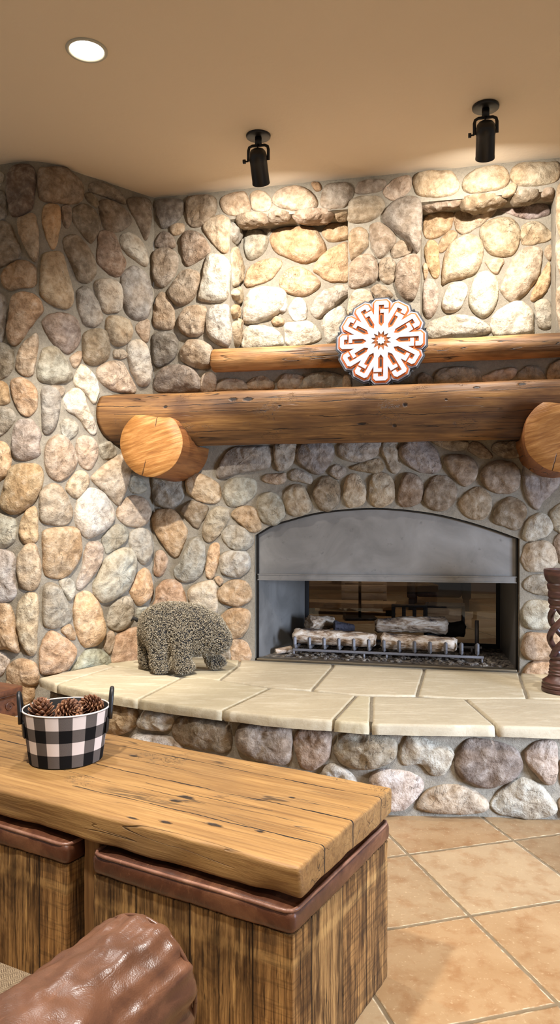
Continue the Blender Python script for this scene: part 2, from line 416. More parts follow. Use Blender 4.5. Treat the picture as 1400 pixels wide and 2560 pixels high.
def rbox(lo, hi, r, step, fn=None):
    """box from lo to hi with rounded edges, faces divided about every step metres; fn(p, n) may move points"""
    lo = np.array(lo, float); hi = np.array(hi, float)
    r = min(r, *(hi - lo) * .499)
    ax = []
    for k in range(3):
        L = hi[k] - lo[k]; n = max(1, int(round((L - 2 * r) / step)))
        e = [lo[k], lo[k] + r * .3, lo[k] + r * .65, lo[k] + r] if r > 1e-5 else [lo[k]]
        mid = list(np.linspace(lo[k] + r, hi[k] - r, n + 1))
        q = (e[:-1] if r > 1e-5 else []) + mid + ([hi[k] - r * .65, hi[k] - r * .3, hi[k]] if r > 1e-5 else [])
        ax.append(q)
    idx = {}; V = []; Fc = []
    def vid(i, j, k):
        key = (i, j, k)
        if key not in idx:
            p = np.array([ax[0][i], ax[1][j], ax[2][k]])
            c = np.clip(p, lo + r, hi - r); d = p - c; L = np.linalg.norm(d)
            nrm = d / L if L > 1e-9 else np.array([0, 0, 1.])
            if r > 1e-5: p = c + nrm * r
            if fn is not None: p = fn(p, nrm)
            idx[key] = len(V); V.append(tuple(p))
        return idx[key]
    n = [len(a) for a in ax]
    for s, k in ((0, 0), (1, n[2] - 1)):
        for i in range(n[0] - 1):
            for j in range(n[1] - 1):
                q = (vid(i, j, k), vid(i + 1, j, k), vid(i + 1, j + 1, k), vid(i, j + 1, k))
                Fc.append(q if s else q[::-1])
    for s, j in ((0, 0), (1, n[1] - 1)):
        for i in range(n[0] - 1):
            for k in range(n[2] - 1):
                q = (vid(i, j, k), vid(i, j, k + 1), vid(i + 1, j, k + 1), vid(i + 1, j, k))
                Fc.append(q if s else q[::-1])
    for s, i in ((0, 0), (1, n[0] - 1)):
        for j in range(n[1] - 1):
            for k in range(n[2] - 1):
                q = (vid(i, j, k), vid(i, j + 1, k), vid(i, j + 1, k + 1), vid(i, j, k + 1))
                Fc.append(q if s else q[::-1])
    return V, Fc

def nz(p, f=1.0, seed=0.0, oct=3):
    return noise.fractal(Vector((p[0] * f + seed, p[1] * f - seed * .7, p[2] * f + seed * .3)), 1.0, 2.0, oct)

def catmull(P, n=8, closed=False):
    P = [np.array(p, float) for p in P]; out = []; k = len(P)
    rng = range(k) if closed else range(k - 1)
    for i in rng:
        if closed: p0, p1, p2, p3 = P[i - 1], P[i], P[(i + 1) % k], P[(i + 2) % k]
        else: p0, p1, p2, p3 = P[max(i - 1, 0)], P[i], P[i + 1], P[min(i + 2, k - 1)]
        for j in range(n):
            t = j / n
            out.append(.5 * (2 * p1 + (p2 - p0) * t + (2 * p0 - 5 * p1 + 4 * p2 - p3) * t * t + (3 * p1 - p0 - 3 * p2 + p3) * t ** 3))
    if not closed: out.append(P[-1])
    return out

# ------------------------------------------------------------------ materials
def srgb(r, g, b):
    f = lambda c: (c / 255 / 12.92) if c / 255 <= .04045 else ((c / 255 + .055) / 1.055) ** 2.4
    return (f(r), f(g), f(b), 1)

class NT:
    def __init__(s, name):
        s.mat = bpy.data.materials.new(name); s.mat.use_nodes = True
        s.t = s.mat.node_tree; s.n = s.t.nodes; s.n.clear()
        s.out = s.n.new('ShaderNodeOutputMaterial')
        s.b = s.n.new('ShaderNodeBsdfPrincipled')
        s.t.links.new(s.b.outputs[0], s.out.inputs[0])
    def put(s, sock, val):
        if isinstance(val, bpy.types.NodeSocket): s.t.links.new(val, sock)
        elif val is not None:
            if sock.type == 'RGBA' and not hasattr(val, '__len__'): val = (val, val, val, 1)
            sock.default_value = val
    def set(s, **k):
        names = dict(color='Base Color', rough='Roughness', metal='Metallic', normal='Normal', spec='Specular IOR Level', emit='Emission Color', emit_s='Emission Strength', coat='Coat Weight', coat_r='Coat Roughness', sheen='Sheen Weight')
        for a, v in k.items(): s.put(s.b.inputs[names[a]], v)
        return s
    def coord(s, scale=(1, 1, 1), rot=(0, 0, 0), loc=(0, 0, 0), kind='Object'):
        tc = s.n.new('ShaderNodeTexCoord'); mp = s.n.new('ShaderNodeMapping')
        mp.inputs['Scale'].default_value = scale; mp.inputs['Rotation'].default_value = rot; mp.inputs['Location'].default_value = loc
        s.t.links.new(tc.outputs[kind], mp.inputs['Vector']); return mp.outputs[0]
    def noise(s, vec, scale=5, detail=6, rough=.55, dist=0.0):
        n = s.n.new('ShaderNodeTexNoise'); s.put(n.inputs['Vector'], vec)
        n.inputs['Scale'].default_value = scale; n.inputs['Detail'].default_value = detail
        n.inputs['Roughness'].default_value = rough; n.inputs['Distortion'].default_value = dist
        return n.outputs[0]
    def voro(s, vec, scale=5, feature='F1', rnd=1.0, out='Distance'):
        n = s.n.new('ShaderNodeTexVoronoi'); n.feature = feature; s.put(n.inputs['Vector'], vec)
        n.inputs['Scale'].default_value = scale; n.inputs['Randomness'].default_value = rnd
        return n.outputs[out]
    def ramp(s, fac, stops, interp='LINEAR'):
        n = s.n.new('ShaderNodeValToRGB'); s.put(n.inputs[0], fac); cr = n.color_ramp; cr.interpolation = interp
        while len(cr.elements) < len(stops): cr.elements.new(.5)
        for e, (p, c) in zip(cr.elements, stops):
            e.position = p; e.color = c if hasattr(c, '__len__') else (c, c, c, 1)
        return n.outputs[0]
    def math(s, op, a, b=None, c=None, clamp=False):
        n = s.n.new('ShaderNodeMath'); n.operation = op; n.use_clamp = clamp
        s.put(n.inputs[0], a)
        if b is not None: s.put(n.inputs[1], b)
        if c is not None: s.put(n.inputs[2], c)
        return n.outputs[0]
    def mix(s, fac, a, b, mode='MIX'):
        n = s.n.new('ShaderNodeMix'); n.data_type = 'RGBA'; n.blend_type = mode
        s.put(n.inputs[0], fac); s.put(n.inputs[6], a); s.put(n.inputs[7], b)
        return n.outputs[2]
    def sep(s, vec):
        n = s.n.new('ShaderNodeSeparateXYZ'); s.put(n.inputs[0], vec); return n.outputs
    def comb(s, x, y, z):
        n = s.n.new('ShaderNodeCombineXYZ')
        for i, q in enumerate((x, y, z)): s.put(n.inputs[i], q)
        return n.outputs[0]
    def bump(s, h, strength=.5, dist=.01, normal=None):
        n = s.n.new('ShaderNodeBump'); n.inputs['Strength'].default_value = strength; n.inputs['Distance'].default_value = dist
        s.put(n.inputs['Height'], h)
        if normal is not None: s.put(n.inputs['Normal'], normal)
        return n.outputs[0]
    def attr(s, name):
        n = s.n.new('ShaderNodeAttribute'); n.attribute_name = name; return n.outputs['Color']

def simple(name, col, rough=.5, metal=0.0, bump=None, **k):
    m = NT(name).set(color=col, rough=rough, metal=metal, **k)
    if bump:
        v = m.coord(); m.set(normal=m.bump(m.noise(v, bump[0]), bump[1], bump[2]))
    return m.mat

def stone_material():
    m = NT('river_stone'); v = m.coord()
    tint = m.attr('tint')
    big = m.noise(v, 7, 4, .5, .3); mid = m.noise(v, 26, 8, .62, .2); fine = m.noise(v, 110, 5, .65)
    c = m.mix(m.math('MULTIPLY', m.ramp(big, [(.38, 0), (.62, 1)]), .45), tint, m.mix(1.0, tint, srgb(250, 222, 186), 'MULTIPLY'))
    c = m.mix(m.math('MULTIPLY', m.ramp(mid, [(.38, 1), (.52, 0)]), .5), c, m.mix(1.0, c, srgb(158, 144, 128), 'MULTIPLY'))
    c = m.mix(m.math('MULTIPLY', m.ramp(mid, [(.52, 0), (.72, 1)]), .40), c, m.mix(.55, c, srgb(236, 224, 205)))
    c = m.mix(m.math('MULTIPLY', m.ramp(fine, [(.56, 0), (.7, 1)]), .35), c, m.mix(1.0, c, srgb(150, 140, 125), 'MULTIPLY'))
    veins = m.math('ABSOLUTE', m.math('SUBTRACT', m.noise(v, 9, 5, .55, .8), .5))
    vmask = m.math('MULTIPLY', m.ramp(veins, [(.0, 1), (.006, 0)]), m.ramp(m.noise(v, 4, 2), [(.58, 0), (.64, 1)]))
    c = m.mix(m.math('MULTIPLY', vmask, .22), c, srgb(84, 70, 58))
    h = m.math('ADD', m.math('MULTIPLY', mid, 1.0), m.math('ADD', m.math('MULTIPLY', fine, .28), m.math('MULTIPLY', vmask, -.35)))
    m.set(color=c, rough=.82, spec=.25, normal=m.bump(h, .95, .018))
    return m.mat

def mortar_material():
    m = NT('grey_mortar'); v = m.coord()
    a = m.noise(v, 3, 4); b = m.noise(v, 60, 8, .7); g = m.noise(v, 260, 3, .7)
    c = m.mix(a, srgb(136, 126, 110), srgb(160, 149, 130))
    c = m.mix(m.math('MULTIPLY', m.ramp(b, [(.4, 1), (.6, 0)]), .35), c, srgb(104, 97, 86))
    c = m.mix(m.math('MULTIPLY', m.ramp(g, [(.58, 0), (.7, 1)]), .4), c, srgb(190, 182, 166))
    m.set(color=c, rough=.95, spec=.15, normal=m.bump(m.math('ADD', b, m.math('MULTIPLY', g, .5)), .8, .008))
    return m.mat

def wood_marks(m, a, b, cracks, spots):
    """mask of long drying cracks (b0, sway, seed, a0, a1, width) and knots (a, b, ra, rb) on one face"""
    tot = None
    fine = m.math('MULTIPLY', m.math('SUBTRACT', m.noise(m.comb(m.math('MULTIPLY', a, 40), m.math('MULTIPLY', b, 40), 0.0), 1.0, 3), .5), .006)
    for b0, sway, seed, a0, a1, w in cracks:
        wob = m.math('MULTIPLY', m.math('SUBTRACT', m.noise(m.comb(a, float(seed), 0.0), 3.2, 2), .5), sway * 2)
        d = m.math('ABSOLUTE', m.math('ADD', m.math('SUBTRACT', m.math('SUBTRACT', b, b0), wob), fine))
        wid = m.math('MULTIPLY', m.ramp(m.noise(m.comb(a, float(seed) + 5, 0.0), 7.0, 3), [(.36, .15), (.62, 1)]), w)
        k = m.math('LESS_THAN', d, wid)
        k = m.math('MULTIPLY', k, m.math('MULTIPLY', m.math('GREATER_THAN', a, a0), m.math('LESS_THAN', a, a1)))
        tot = k if tot is None else m.math('MAXIMUM', tot, k)
    for a0, b0, ra, rb in spots:
        da = m.math('DIVIDE', m.math('SUBTRACT', a, a0), ra); db = m.math('DIVIDE', m.math('SUBTRACT', b, b0), rb)
        q = m.math('ADD', m.math('SQRT', m.math('ADD', m.math('MULTIPLY', da, da), m.math('MULTIPLY', db, db))), m.math('MULTIPLY', m.math('SUBTRACT', m.noise(m.comb(m.math('MULTIPLY', a, 60), m.math('MULTIPLY', b, 90), 1.0), 1.0, 3), .5), .9))
        k = m.ramp(q, [(.55, .95), (1.1, 0)])
        tot = k if tot is None else m.math('MAXIMUM', tot, k)
    return tot

def log_material(name, c1, c2, c3, dark, axis=0, crack=1.0, stain=.5, rough=.45, knots=True, face=None, cracks=(), spots=()):
    """peeled and varnished log or beam, grain along a local axis"""
    m = NT(name)
    def sc(a, b):
        s = [b, b, b]; s[axis] = a; return tuple(s)
    g = m.noise(m.coord(sc(.8, 9)), 3.0, 8, .6, .5)
    g2 = m.noise(m.coord(sc(1.5, 40)), 3.0, 4, .6, .2)
    big = m.noise(m.coord(sc(1.1, 3.2)), 1.6, 4, .55, .4)
    c = m.ramp(g, [(.25, c1), (.5, c2), (.75, c3)])
    c = m.mix(m.math('MULTIPLY', m.ramp(g2, [(.35, 1), (.55, 0)]), .35), c, m.mix(1.0, c, srgb(150, 105, 70), 'MULTIPLY'))
    c = m.mix(m.math('MULTIPLY', m.ramp(big, [(.48, 0), (.68, 1)]), stain), c, dark)
    ln = m.noise(m.coord(sc(.45, 7), loc=(3, 5, 1)), 2.4, 3, .5, .6)
    thin = m.ramp(m.math('ABSOLUTE', m.math('SUBTRACT', ln, .5)), [(.0, 1), (.005, .9), (.010, 0)])
    msk = m.ramp(m.noise(m.coord(sc(.8, 2.2), loc=(7, 2, 4)), 2.0, 2), [(.5, 0), (.56, 1)])
    cr = m.math('MULTIPLY', m.math('MULTIPLY', thin, msk), crack)
    # short cross checks and insect marks
    sh = m.noise(m.coord(sc(14, 22), loc=(1, 1, 1)), 1.6, 4, .6, 1.0)
    sp = m.math('MULTIPLY', m.ramp(m.math('ABSOLUTE', m.math('SUBTRACT', sh, .5)), [(.0, 1), (.02, 0)]), m.ramp(m.noise(m.coord(sc(3, 5), loc=(9, 9, 2)), 1.5, 2), [(.6, 0), (.68, 1)]))
    cr = m.math('MAXIMUM', cr, m.math('MULTIPLY', sp, .8))
    if face:
        q = m.sep(m.coord())
        cr = m.math('MAXIMUM', cr, wood_marks(m, q[0], q[face], cracks, spots))
    if knots:
        kn = m.voro(m.coord(sc(2.2, 5.0), loc=(2, 8, 3)), 1.0)
        kk = m.ramp(kn, [(.0, 1), (.045, 1), (.09, .35), (.16, 0)])
        kk = m.math('MULTIPLY', kk, m.ramp(m.noise(m.coord(sc(20, 30)), 2, 3), [(.35, .35), (.6, 1)]))
        c = m.mix(m.math('MULTIPLY', kk, .85), c, srgb(46, 26, 14))
    c = m.mix(cr, c, srgb(22, 13, 8))
    h = m.math('SUBTRACT', m.math('ADD', m.math('MULTIPLY', g, .5), m.math('MULTIPLY', g2, .25)), m.math('MULTIPLY', cr, .9))
    m.set(color=c, rough=m.math('ADD', rough, m.math('MULTIPLY', g2, .15)), spec=.4, normal=m.bump(h, .5, .012))
    return m.mat

def endgrain_material():
    m = NT('sawn_log_end')
    v = m.coord()
    x, y, z = m.sep(m.coord((1, 1, 1), rot=(0, .28, 0)))
    saw = m.noise(m.comb(m.math('MULTIPLY', x, 4), m.math('MULTIPLY', y, 4), m.math('MULTIPLY', z, 34)), 2.2, 6, .6, .4)
    r = m.math('SQRT', m.math('ADD', m.math('MULTIPLY', x, x), m.math('MULTIPLY', z, z)))
    ring = m.math('SINE', m.math('ADD', m.math('MULTIPLY', r, 420), m.math('MULTIPLY', m.noise(v, 9, 3), 14)))
    c = m.ramp(saw, [(.3, srgb(122, 76, 33)), (.5, srgb(152, 102, 50)), (.72, srgb(184, 134, 78))])
    c = m.mix(m.math('MULTIPLY', m.ramp(ring, [(.2, 0), (.9, 1)]), .10), c, srgb(150, 90, 36))
    x2, y2, z2 = m.sep(m.coord())
    wob = m.math('MULTIPLY', m.math('SUBTRACT', m.noise(v, 14, 3), .5), .025)
    ck = m.math('ABSOLUTE', m.math('ADD', m.math('SUBTRACT', x2, m.math('MULTIPLY', z2, .28)), wob))
    cut = m.math('MULTIPLY', m.ramp(ck, [(.0, 1), (.0018, .8), (.0035, 0)]), m.ramp(m.math('ABSOLUTE', z2), [(.085, 0), (.1, 1)]))
    c = m.mix(cut, c, srgb(25, 14, 8))
    m.set(color=c, rough=.5, spec=.35, normal=m.bump(m.math('SUBTRACT', saw, cut), .5, .006))
    return m.mat

def barn_material(axis=2):
    m = NT('weathered_barn_wood')
    x, y, z = m.sep(m.coord())
    w = m.math('ADD', x, y)
    a = m.math('ADD', m.math('MULTIPLY', w, 6.1), m.math('MULTIPLY', m.noise(m.comb(x, y, 0.0), 2.0, 1), 1.2))
    pid = m.math('FLOOR', a); fr = m.math('FRACT', a)
    seam = m.ramp(m.math('MINIMUM', fr, m.math('SUBTRACT', 1.0, fr)), [(.0, 1), (.006, .9), (.014, 0)])
    n = m.n.new('ShaderNodeTexWhiteNoise'); n.noise_dimensions = '1D'; m.put(n.inputs['W'], pid); rnd = n.outputs['Value']
    gv = m.comb(m.math('MULTIPLY', x, 75), m.math('MULTIPLY', y, 75), m.math('ADD', m.math('MULTIPLY', z, 2.2), m.math('MULTIPLY', rnd, 30)))
    g = m.noise(gv, 1.4, 8, .68, .6)
    g2 = m.noise(m.comb(m.math('MULTIPLY', x, 130), m.math('MULTIPLY', y, 130), m.math('MULTIPLY', z, 5)), 1.2, 4, .6, .2)
    blotch = m.noise(m.comb(m.math('MULTIPLY', x, 9), m.math('MULTIPLY', y, 9), m.math('ADD', m.math('MULTIPLY', z, 4), m.math('MULTIPLY', rnd, 9))), 1.5, 5, .6, .5)
    c = m.ramp(g, [(.28, srgb(46, 32, 19)), (.41, srgb(116, 86, 50)), (.53, srgb(168, 128, 78)), (.68, srgb(222, 178, 112))])
    c = m.mix(m.math('MULTIPLY', m.ramp(blotch, [(.45, 0), (.62, 1)]), .75), c, m.mix(1.0, c, srgb(120, 106, 96), 'MULTIPLY'))
    c = m.mix(m.math('MULTIPLY', rnd, .35), c, m.mix(1.0, c, srgb(235, 190, 130), 'MULTIPLY'))
    # paler band left by an old batten below the cushion
    band = m.math('MULTIPLY', m.ramp(m.math('ABSOLUTE', m.math('SUBTRACT', z, m.math('ADD', .305, m.math('MULTIPLY', m.math('SUBTRACT', g2, .5), .03)))), [(.0, 1), (.008, .9), (.016, 0)]), m.ramp(blotch, [(.35, 1), (.6, .15)]))
    c = m.mix(m.math('MULTIPLY', band, .75), c, srgb(214, 170, 106))
    saw = m.ramp(m.noise(m.comb(m.math('MULTIPLY', x, 4), m.math('MULTIPLY', y, 4), m.math('MULTIPLY', z, 60)), 1.6, 3, .5, .3), [(.42, 1), (.5, 0)])
    c = m.mix(m.math('MULTIPLY', m.math('MULTIPLY', saw, m.ramp(rnd, [(.5, 0), (.6, 1)])), .35), c, srgb(48, 34, 22))
    crk = m.ramp(g2, [(.34, 1), (.41, 0)])
    c = m.mix(m.math('MULTIPLY', crk, .8), c, srgb(22, 15, 9))
    c = m.mix(seam, c, srgb(14, 9, 6))
    h = m.math('SUBTRACT', m.math('ADD', g, m.math('MULTIPLY', g2, .5)), m.math('ADD', seam, m.math('MULTIPLY', crk, .4)))
    m.set(color=c, rough=.75, spec=.25, normal=m.bump(h, .7, .012))
    return m.mat

def leather_material(name, dark, mid, lite, rough=.34, wr=1.0):
    m = NT(name); v = m.coord()
    big = m.noise(v, 5, 5, .6, .6); med = m.noise(v, 18, 6, .6, .4); pore = m.voro(v, 420)
    scr = m.noise(m.coord((60, 14, 30), rot=(.4, .3, .8)), 1.5, 4, .6, .8)
    c = m.ramp(big, [(.3, dark), (.52, mid), (.74, lite)])
    c = m.mix(m.math('MULTIPLY', m.ramp(scr, [(.58, 0), (.7, 1)]), .35), c, lite)
    c = m.mix(m.math('MULTIPLY', m.ramp(med, [(.3, 1), (.45, 0)]), .45), c, dark)
    line = m.ramp(m.math('ABSOLUTE', m.math('SUBTRACT', m.noise(v, 9, 2, .5, .5), .5)), [(.0, 1), (.012, 0)])
    h = m.math('ADD', m.math('MULTIPLY', med, .5 * wr), m.math('SUBTRACT', m.math('MULTIPLY', pore, .06), m.math('MULTIPLY', line, .05 * wr)))
    m.set(color=c, rough=m.math('ADD', rough - .08, m.math('MULTIPLY', med, .22)), spec=.5, normal=m.bump(h, .32, .008))
    return m.mat

def tile_material():
    m = NT('terracotta_tile'); S = .435
    x, y, z = m.sep(m.coord((1, 1, 1)))
    ox, oy = .586, 2.344
    ca, sa = math.cos(math.atan(.284)), math.sin(math.atan(.284))
    dx = m.math('SUBTRACT', x, ox); dy = m.math('SUBTRACT', y, oy)
    v0 = m.coord()
    wob = m.math('MULTIPLY', m.math('SUBTRACT', m.noise(v0, 16, 4), .5), .014)
    p = m.math('ADD', m.math('DIVIDE', m.math('ADD', m.math('MULTIPLY', dx, ca), m.math('MULTIPLY', dy, sa)), S), m.math('ADD', 40.0, wob))
    q = m.math('ADD', m.math('DIVIDE', m.math('SUBTRACT', m.math('MULTIPLY', dy, ca), m.math('MULTIPLY', dx, sa)), S), m.math('ADD', 40.0, wob))
    fp = m.math('FRACT', p); fq = m.math('FRACT', q)
    ep = m.math('MINIMUM', fp, m.math('SUBTRACT', 1.0, fp)); eq = m.math('MINIMUM', fq, m.math('SUBTRACT', 1.0, fq))
    e = m.math('MINIMUM', ep, eq)
    joint = m.ramp(e, [(.0, 1), (.011, 1), (.015, 0)])
    lip = m.math('MULTIPLY', m.ramp(e, [(.012, 0), (.016, 1), (.024, 0)]), m.ramp(m.noise(v0, 30, 4), [(.45, 0), (.6, 1)]))
    n = m.n.new('ShaderNodeTexWhiteNoise'); n.noise_dimensions = '3D'
    m.put(n.inputs['Vector'], m.comb(m.math('FLOOR', p), m.math('FLOOR', q), 3.0)); rnd = n.outputs['Value']
    off = m.comb(m.math('ADD', x, m.math('MULTIPLY', rnd, 20)), m.math('ADD', y, m.math('MULTIPLY', rnd, 9)), z)
    big = m.noise(off, 3.2, 6, .6, .3); mid = m.noise(off, 14, 8, .65, .2); fine = m.noise(off, 80, 4, .6)
    base = m.ramp(rnd, [(.0, srgb(158, 122, 82)), (.35, srgb(138, 108, 74)), (.6, srgb(176, 156, 124)), (.8, srgb(118, 93, 64)), (1, srgb(152, 124, 90))])
    c = m.mix(m.ramp(big, [(.34, 0), (.66, 1)]), base, m.mix(.28, base, srgb(190, 164, 126)))
    c = m.mix(m.math('MULTIPLY', m.ramp(mid, [(.36, 1), (.52, 0)]), .42), c, m.mix(1.0, c, srgb(206, 162, 116), 'MULTIPLY'))
    c = m.mix(m.math('MULTIPLY', m.ramp(fine, [(.6, 0), (.72, 1)]), .25), c, srgb(232, 206, 164))
    c = m.mix(m.math('MULTIPLY', lip, .6), c, srgb(236, 222, 190))
    c = m.mix(joint, c, m.mix(m.noise(v0, 40, 4), srgb(100, 84, 62), srgb(130, 112, 86)))
    h = m.math('ADD', m.math('MULTIPLY', m.math('SUBTRACT', 1.0, m.ramp(e, [(.0, 1), (.008, 1), (.02, 0)])), 1.0), m.math('ADD', m.math('MULTIPLY', mid, .18), m.math('MULTIPLY', fine, .06)))
    m.set(color=c, rough=m.math('ADD', .36, m.math('MULTIPLY', mid, .25)), spec=.35, normal=m.bump(h, .5, .006))
    return m.mat

def plaster_material():
    m = NT('tan_plaster'); v = m.coord()
    a = m.noise(v, 1.2, 4); b = m.noise(v, 26, 5, .6); 
    c = m.mix(a, srgb(216, 200, 176), srgb(221, 206, 183))
    m.set(color=c, rough=.9, spec=.2, normal=m.bump(b, .18, .008))
    return m.mat

def flagstone_material():
    m = NT('buff_flagstone'); v = m.coord()
    n1 = m.noise(v, 3.5, 5, .55, .4); n2 = m.noise(m.coord((3, 12, 3), rot=(0, 0, .4)), 2.2, 6, .6, .7); fine = m.noise(v, 70, 7, .7)
    tint = m.attr('tint')
    c = m.mix(n1, m.mix(1.0, tint, srgb(160, 146, 120), 'MULTIPLY'), m.mix(1.0, tint, srgb(184, 170, 142), 'MULTIPLY'))
    c = m.mix(m.math('MULTIPLY', m.ramp(n2, [(.5, 0), (.66, 1)]), .3), c, srgb(214, 202, 178))
    c = m.mix(m.math('MULTIPLY', m.ramp(fine, [(.35, 1), (.5, 0)]), .22), c, srgb(150, 130, 98))
    m.set(color=c, rough=.72, spec=.3, normal=m.bump(m.math('ADD', m.math('MULTIPLY', n2, .8), m.math('MULTIPLY', fine, .35)), .5, .008))
    return m.mat

def check_material():
    m = NT('buffalo_check_cloth')
    u, v, _ = m.sep(m.coord(kind='UV'))
    P = .0745
    a = m.math('GREATER_THAN', m.math('FRACT', m.math('DIVIDE', u, P)), .5)
    b = m.math('GREATER_THAN', m.math('FRACT', m.math('DIVIDE', v, P)), .5)
    s = m.math('MULTIPLY', m.math('ADD', a, b), .5)
    vec = m.coord((1, 1, 1), kind='UV')
    weave = m.noise(vec, 900, 2, .6)
    c = m.ramp(s, [(.0, srgb(226, 214, 205)), (.34, srgb(112, 104, 98)), (.67, srgb(20, 19, 19))], 'CONSTANT')
    half = m.math('SUBTRACT', 1.0, m.math('MULTIPLY', m.math('ABSOLUTE', m.math('SUBTRACT', s, .5)), 2.0))
    c = m.mix(m.math('MULTIPLY', m.math('MULTIPLY', half, m.ramp(weave, [(.4, 0), (.6, 1)])), .6), c, srgb(58, 53, 50))
    m.set(color=c, rough=.9, spec=.15, normal=m.bump(weave, .25, .002))
    return m.mat

def tweed_material():
    m = NT('brown_tweed')
    x, y, z = m.sep(m.coord())
    w = 150.0
    zig = m.math('PINGPONG', m.math('MULTIPLY', x, w), 1.0)
    st = m.math('FRACT', m.math('ADD', m.math('MULTIPLY', y, w * 1.7), m.math('MULTIPLY', zig, 1.6)))
    n = m.noise(m.coord(), 160, 4, .7)
    c = m.mix(m.ramp(st, [(.3, 0), (.7, 1)]), srgb(74, 60, 46), srgb(146, 126, 100))
    c = m.mix(m.math('MULTIPLY', m.ramp(n, [(.4, 0), (.65, 1)]), .5), c, srgb(70, 54, 40))
    m.set(color=c, rough=.95, spec=.1, normal=m.bump(m.math('ADD', st, n), .6, .004))
    return m.mat

def steel_material():
    m = NT('brushed_dark_steel'); v = m.coord()
    br = m.noise(m.coord((2, 2, 60)), 2.0, 5, .6); bl = m.noise(v, 4, 5, .6, .8)
    c = m.mix(m.ramp(bl, [(.35, 0), (.7, 1)]), srgb(128, 124, 118), srgb(152, 147, 140))
    c = m.mix(m.math('MULTIPLY', m.ramp(m.noise(v, 22, 6, .7), [(.62, 0), (.72, 1)]), .4), c, srgb(70, 66, 62))
    m.set(color=c, metal=.55, rough=m.math('ADD', .42, m.math('MULTIPLY', bl, .2)), normal=m.bump(br, .06, .003))
    return m.mat

def bark_material():
    m = NT('ceramic_bark'); v = m.coord()
    r = m.noise(m.coord((5, 18, 18)), 1.6, 7, .65, 1.2); b = m.noise(v, 30, 5, .6)
    ch = m.noise(m.coord((3, 3, 3), loc=(4, 1, 2)), 1.6, 4, .6, .4)
    c = m.ramp(r, [(.34, srgb(70, 52, 40)), (.46, srgb(176, 148, 120)), (.6, srgb(226, 210, 190)), (.75, srgb(240, 230, 218))])
    c = m.mix(m.ramp(ch, [(.56, 0), (.64, 1)]), c, m.mix(b, srgb(38, 32, 30), srgb(96, 82, 78)))
    m.set(color=c, rough=.9, spec=.15, normal=m.bump(m.math('ADD', r, m.math('MULTIPLY', b, .3)), .9, .012))
    return m.mat

STONE = stone_material(); MORTAR = mortar_material(); PLASTER = plaster_material(); TILE = tile_material(); FLAG = flagstone_material()
LOG = log_material('varnished_log', srgb(88, 60, 35), srgb(128, 90, 51), srgb(168, 124, 70), srgb(60, 36, 24), crack=1.0, stain=.85, face=2,
    cracks=((.205, .02, 1, -1.4, .35, .0022), (.232, .012, 4, -.75, 1.3, .0018), (.125, .02, 7, -.2, 1.4, .0018), (.165, .015, 9, -1.3, -.4, .0016), (.07, .02, 12, -1.0, .9, .0014)),
    spots=((-.615, .229, .03, .012), (-.533, .226, .035, .013), (.24, .07, .012, .010), (.296, .17, .014, .012), (.076, .083, .03, .007), (.649, .247, .02, .008), (.865, .255, .025, .008), (-.358, .185, .012, .006), (-1.0, .2, .014, .01), (1.04, .054, .01, .008), (.5, .19, .009, .007)))
LOGPALE = log_material('pale_varnished_log', srgb(128, 84, 46), srgb(168, 120, 70), srgb(196, 152, 98), srgb(42, 26, 16), crack=1.0, stain=.8)
LOGY = log_material('varnished_log_short', srgb(104, 60, 30), srgb(136, 84, 42), srgb(160, 106, 56), srgb(60, 34, 18), axis=1, stain=.5)
ENDG = endgrain_material()
PLANK = log_material('oiled_pine_plank', srgb(124, 90, 50), srgb(152, 114, 65), srgb(172, 134, 82), srgb(98, 72, 46), crack=.7, stain=.55, rough=.5, knots=False, face=1,
    cracks=((.442, .010, 2, -1.05, .1, .0030), (.275, .022, 5, -.86, .1, .0030), (.120, .012, 8, -.76, .1, .0030), (.43, .02, 11, -1.6, -1.2, .003), (.303, .012, 14, -1.5, -1.0, .003), (.228, .012, 17, -.6, -.2, .0016), (.36, .015, 21, -1.3, -.5, .0014), (.19, .02, 23, -1.3, -.3, .0014)),
    spots=((-.448, .166, .022, .010), (-.442, .201, .030, .012), (-.388, .048, .022, .008), (-.279, .091, .028, .009), (-.777, .389, .018, .009), (-.474, .027, .02, .006), (-.164, .111, .014, .006), (-.2, .33, .012, .006)))
POST = log_material('rough_pine_post', srgb(96, 66, 36), srgb(140, 102, 58), srgb(170, 128, 76), srgb(70, 48, 28), axis=2, stain=.5, rough=.6, knots=False)
BARN = barn_material()
LEATHER = leather_material('glossy_brown_leather', srgb(66, 41, 28), srgb(97, 63, 44), srgb(124, 84, 61), rough=.30)
LEATHER2 = leather_material('distressed_brown_leather', srgb(52, 28, 18), srgb(92, 54, 35), srgb(144, 98, 66), rough=.36)
PIPE = leather_material('worn_leather_piping', srgb(100, 62, 46), srgb(142, 100, 80), srgb(184, 144, 120), rough=.36)
TWEED = tweed_material(); CHECK = check_material(); STEEL = steel_material(); BARK = bark_material()
BLACK = simple('black_painted_metal', srgb(26, 24, 23), .38, .3)
IRON = simple('grate_iron', srgb(128, 124, 124), .55, .4, bump=(60, .3, .004))
SOOT = simple('soot_black', srgb(26, 24, 24), .75)
BRASS = simple('dull_sill_metal', srgb(132, 118, 96), .4, .8)
GREYTRIM = simple('grey_trim_ring', srgb(176, 172, 156), .5)
WHITE = simple('white_paint', srgb(188, 189, 196), .6); ORANGE = simple('orange_paint', srgb(190, 90, 18), .6)
LGREY = simple('light_grey_paint', srgb(160, 163, 174), .55); CHAR = simple('charcoal_paint', srgb(58, 60, 64), .55)
COPPER = simple('copper_brown_paint', srgb(160, 92, 48), .45); DBROWN = simple('dark_brown_paint', srgb(52, 34, 28), .5)
RUBBER = simple('black_strap', srgb(24, 23, 23), .42)
LINER = simple('grey_tin_liner', srgb(56, 55, 55), .5)
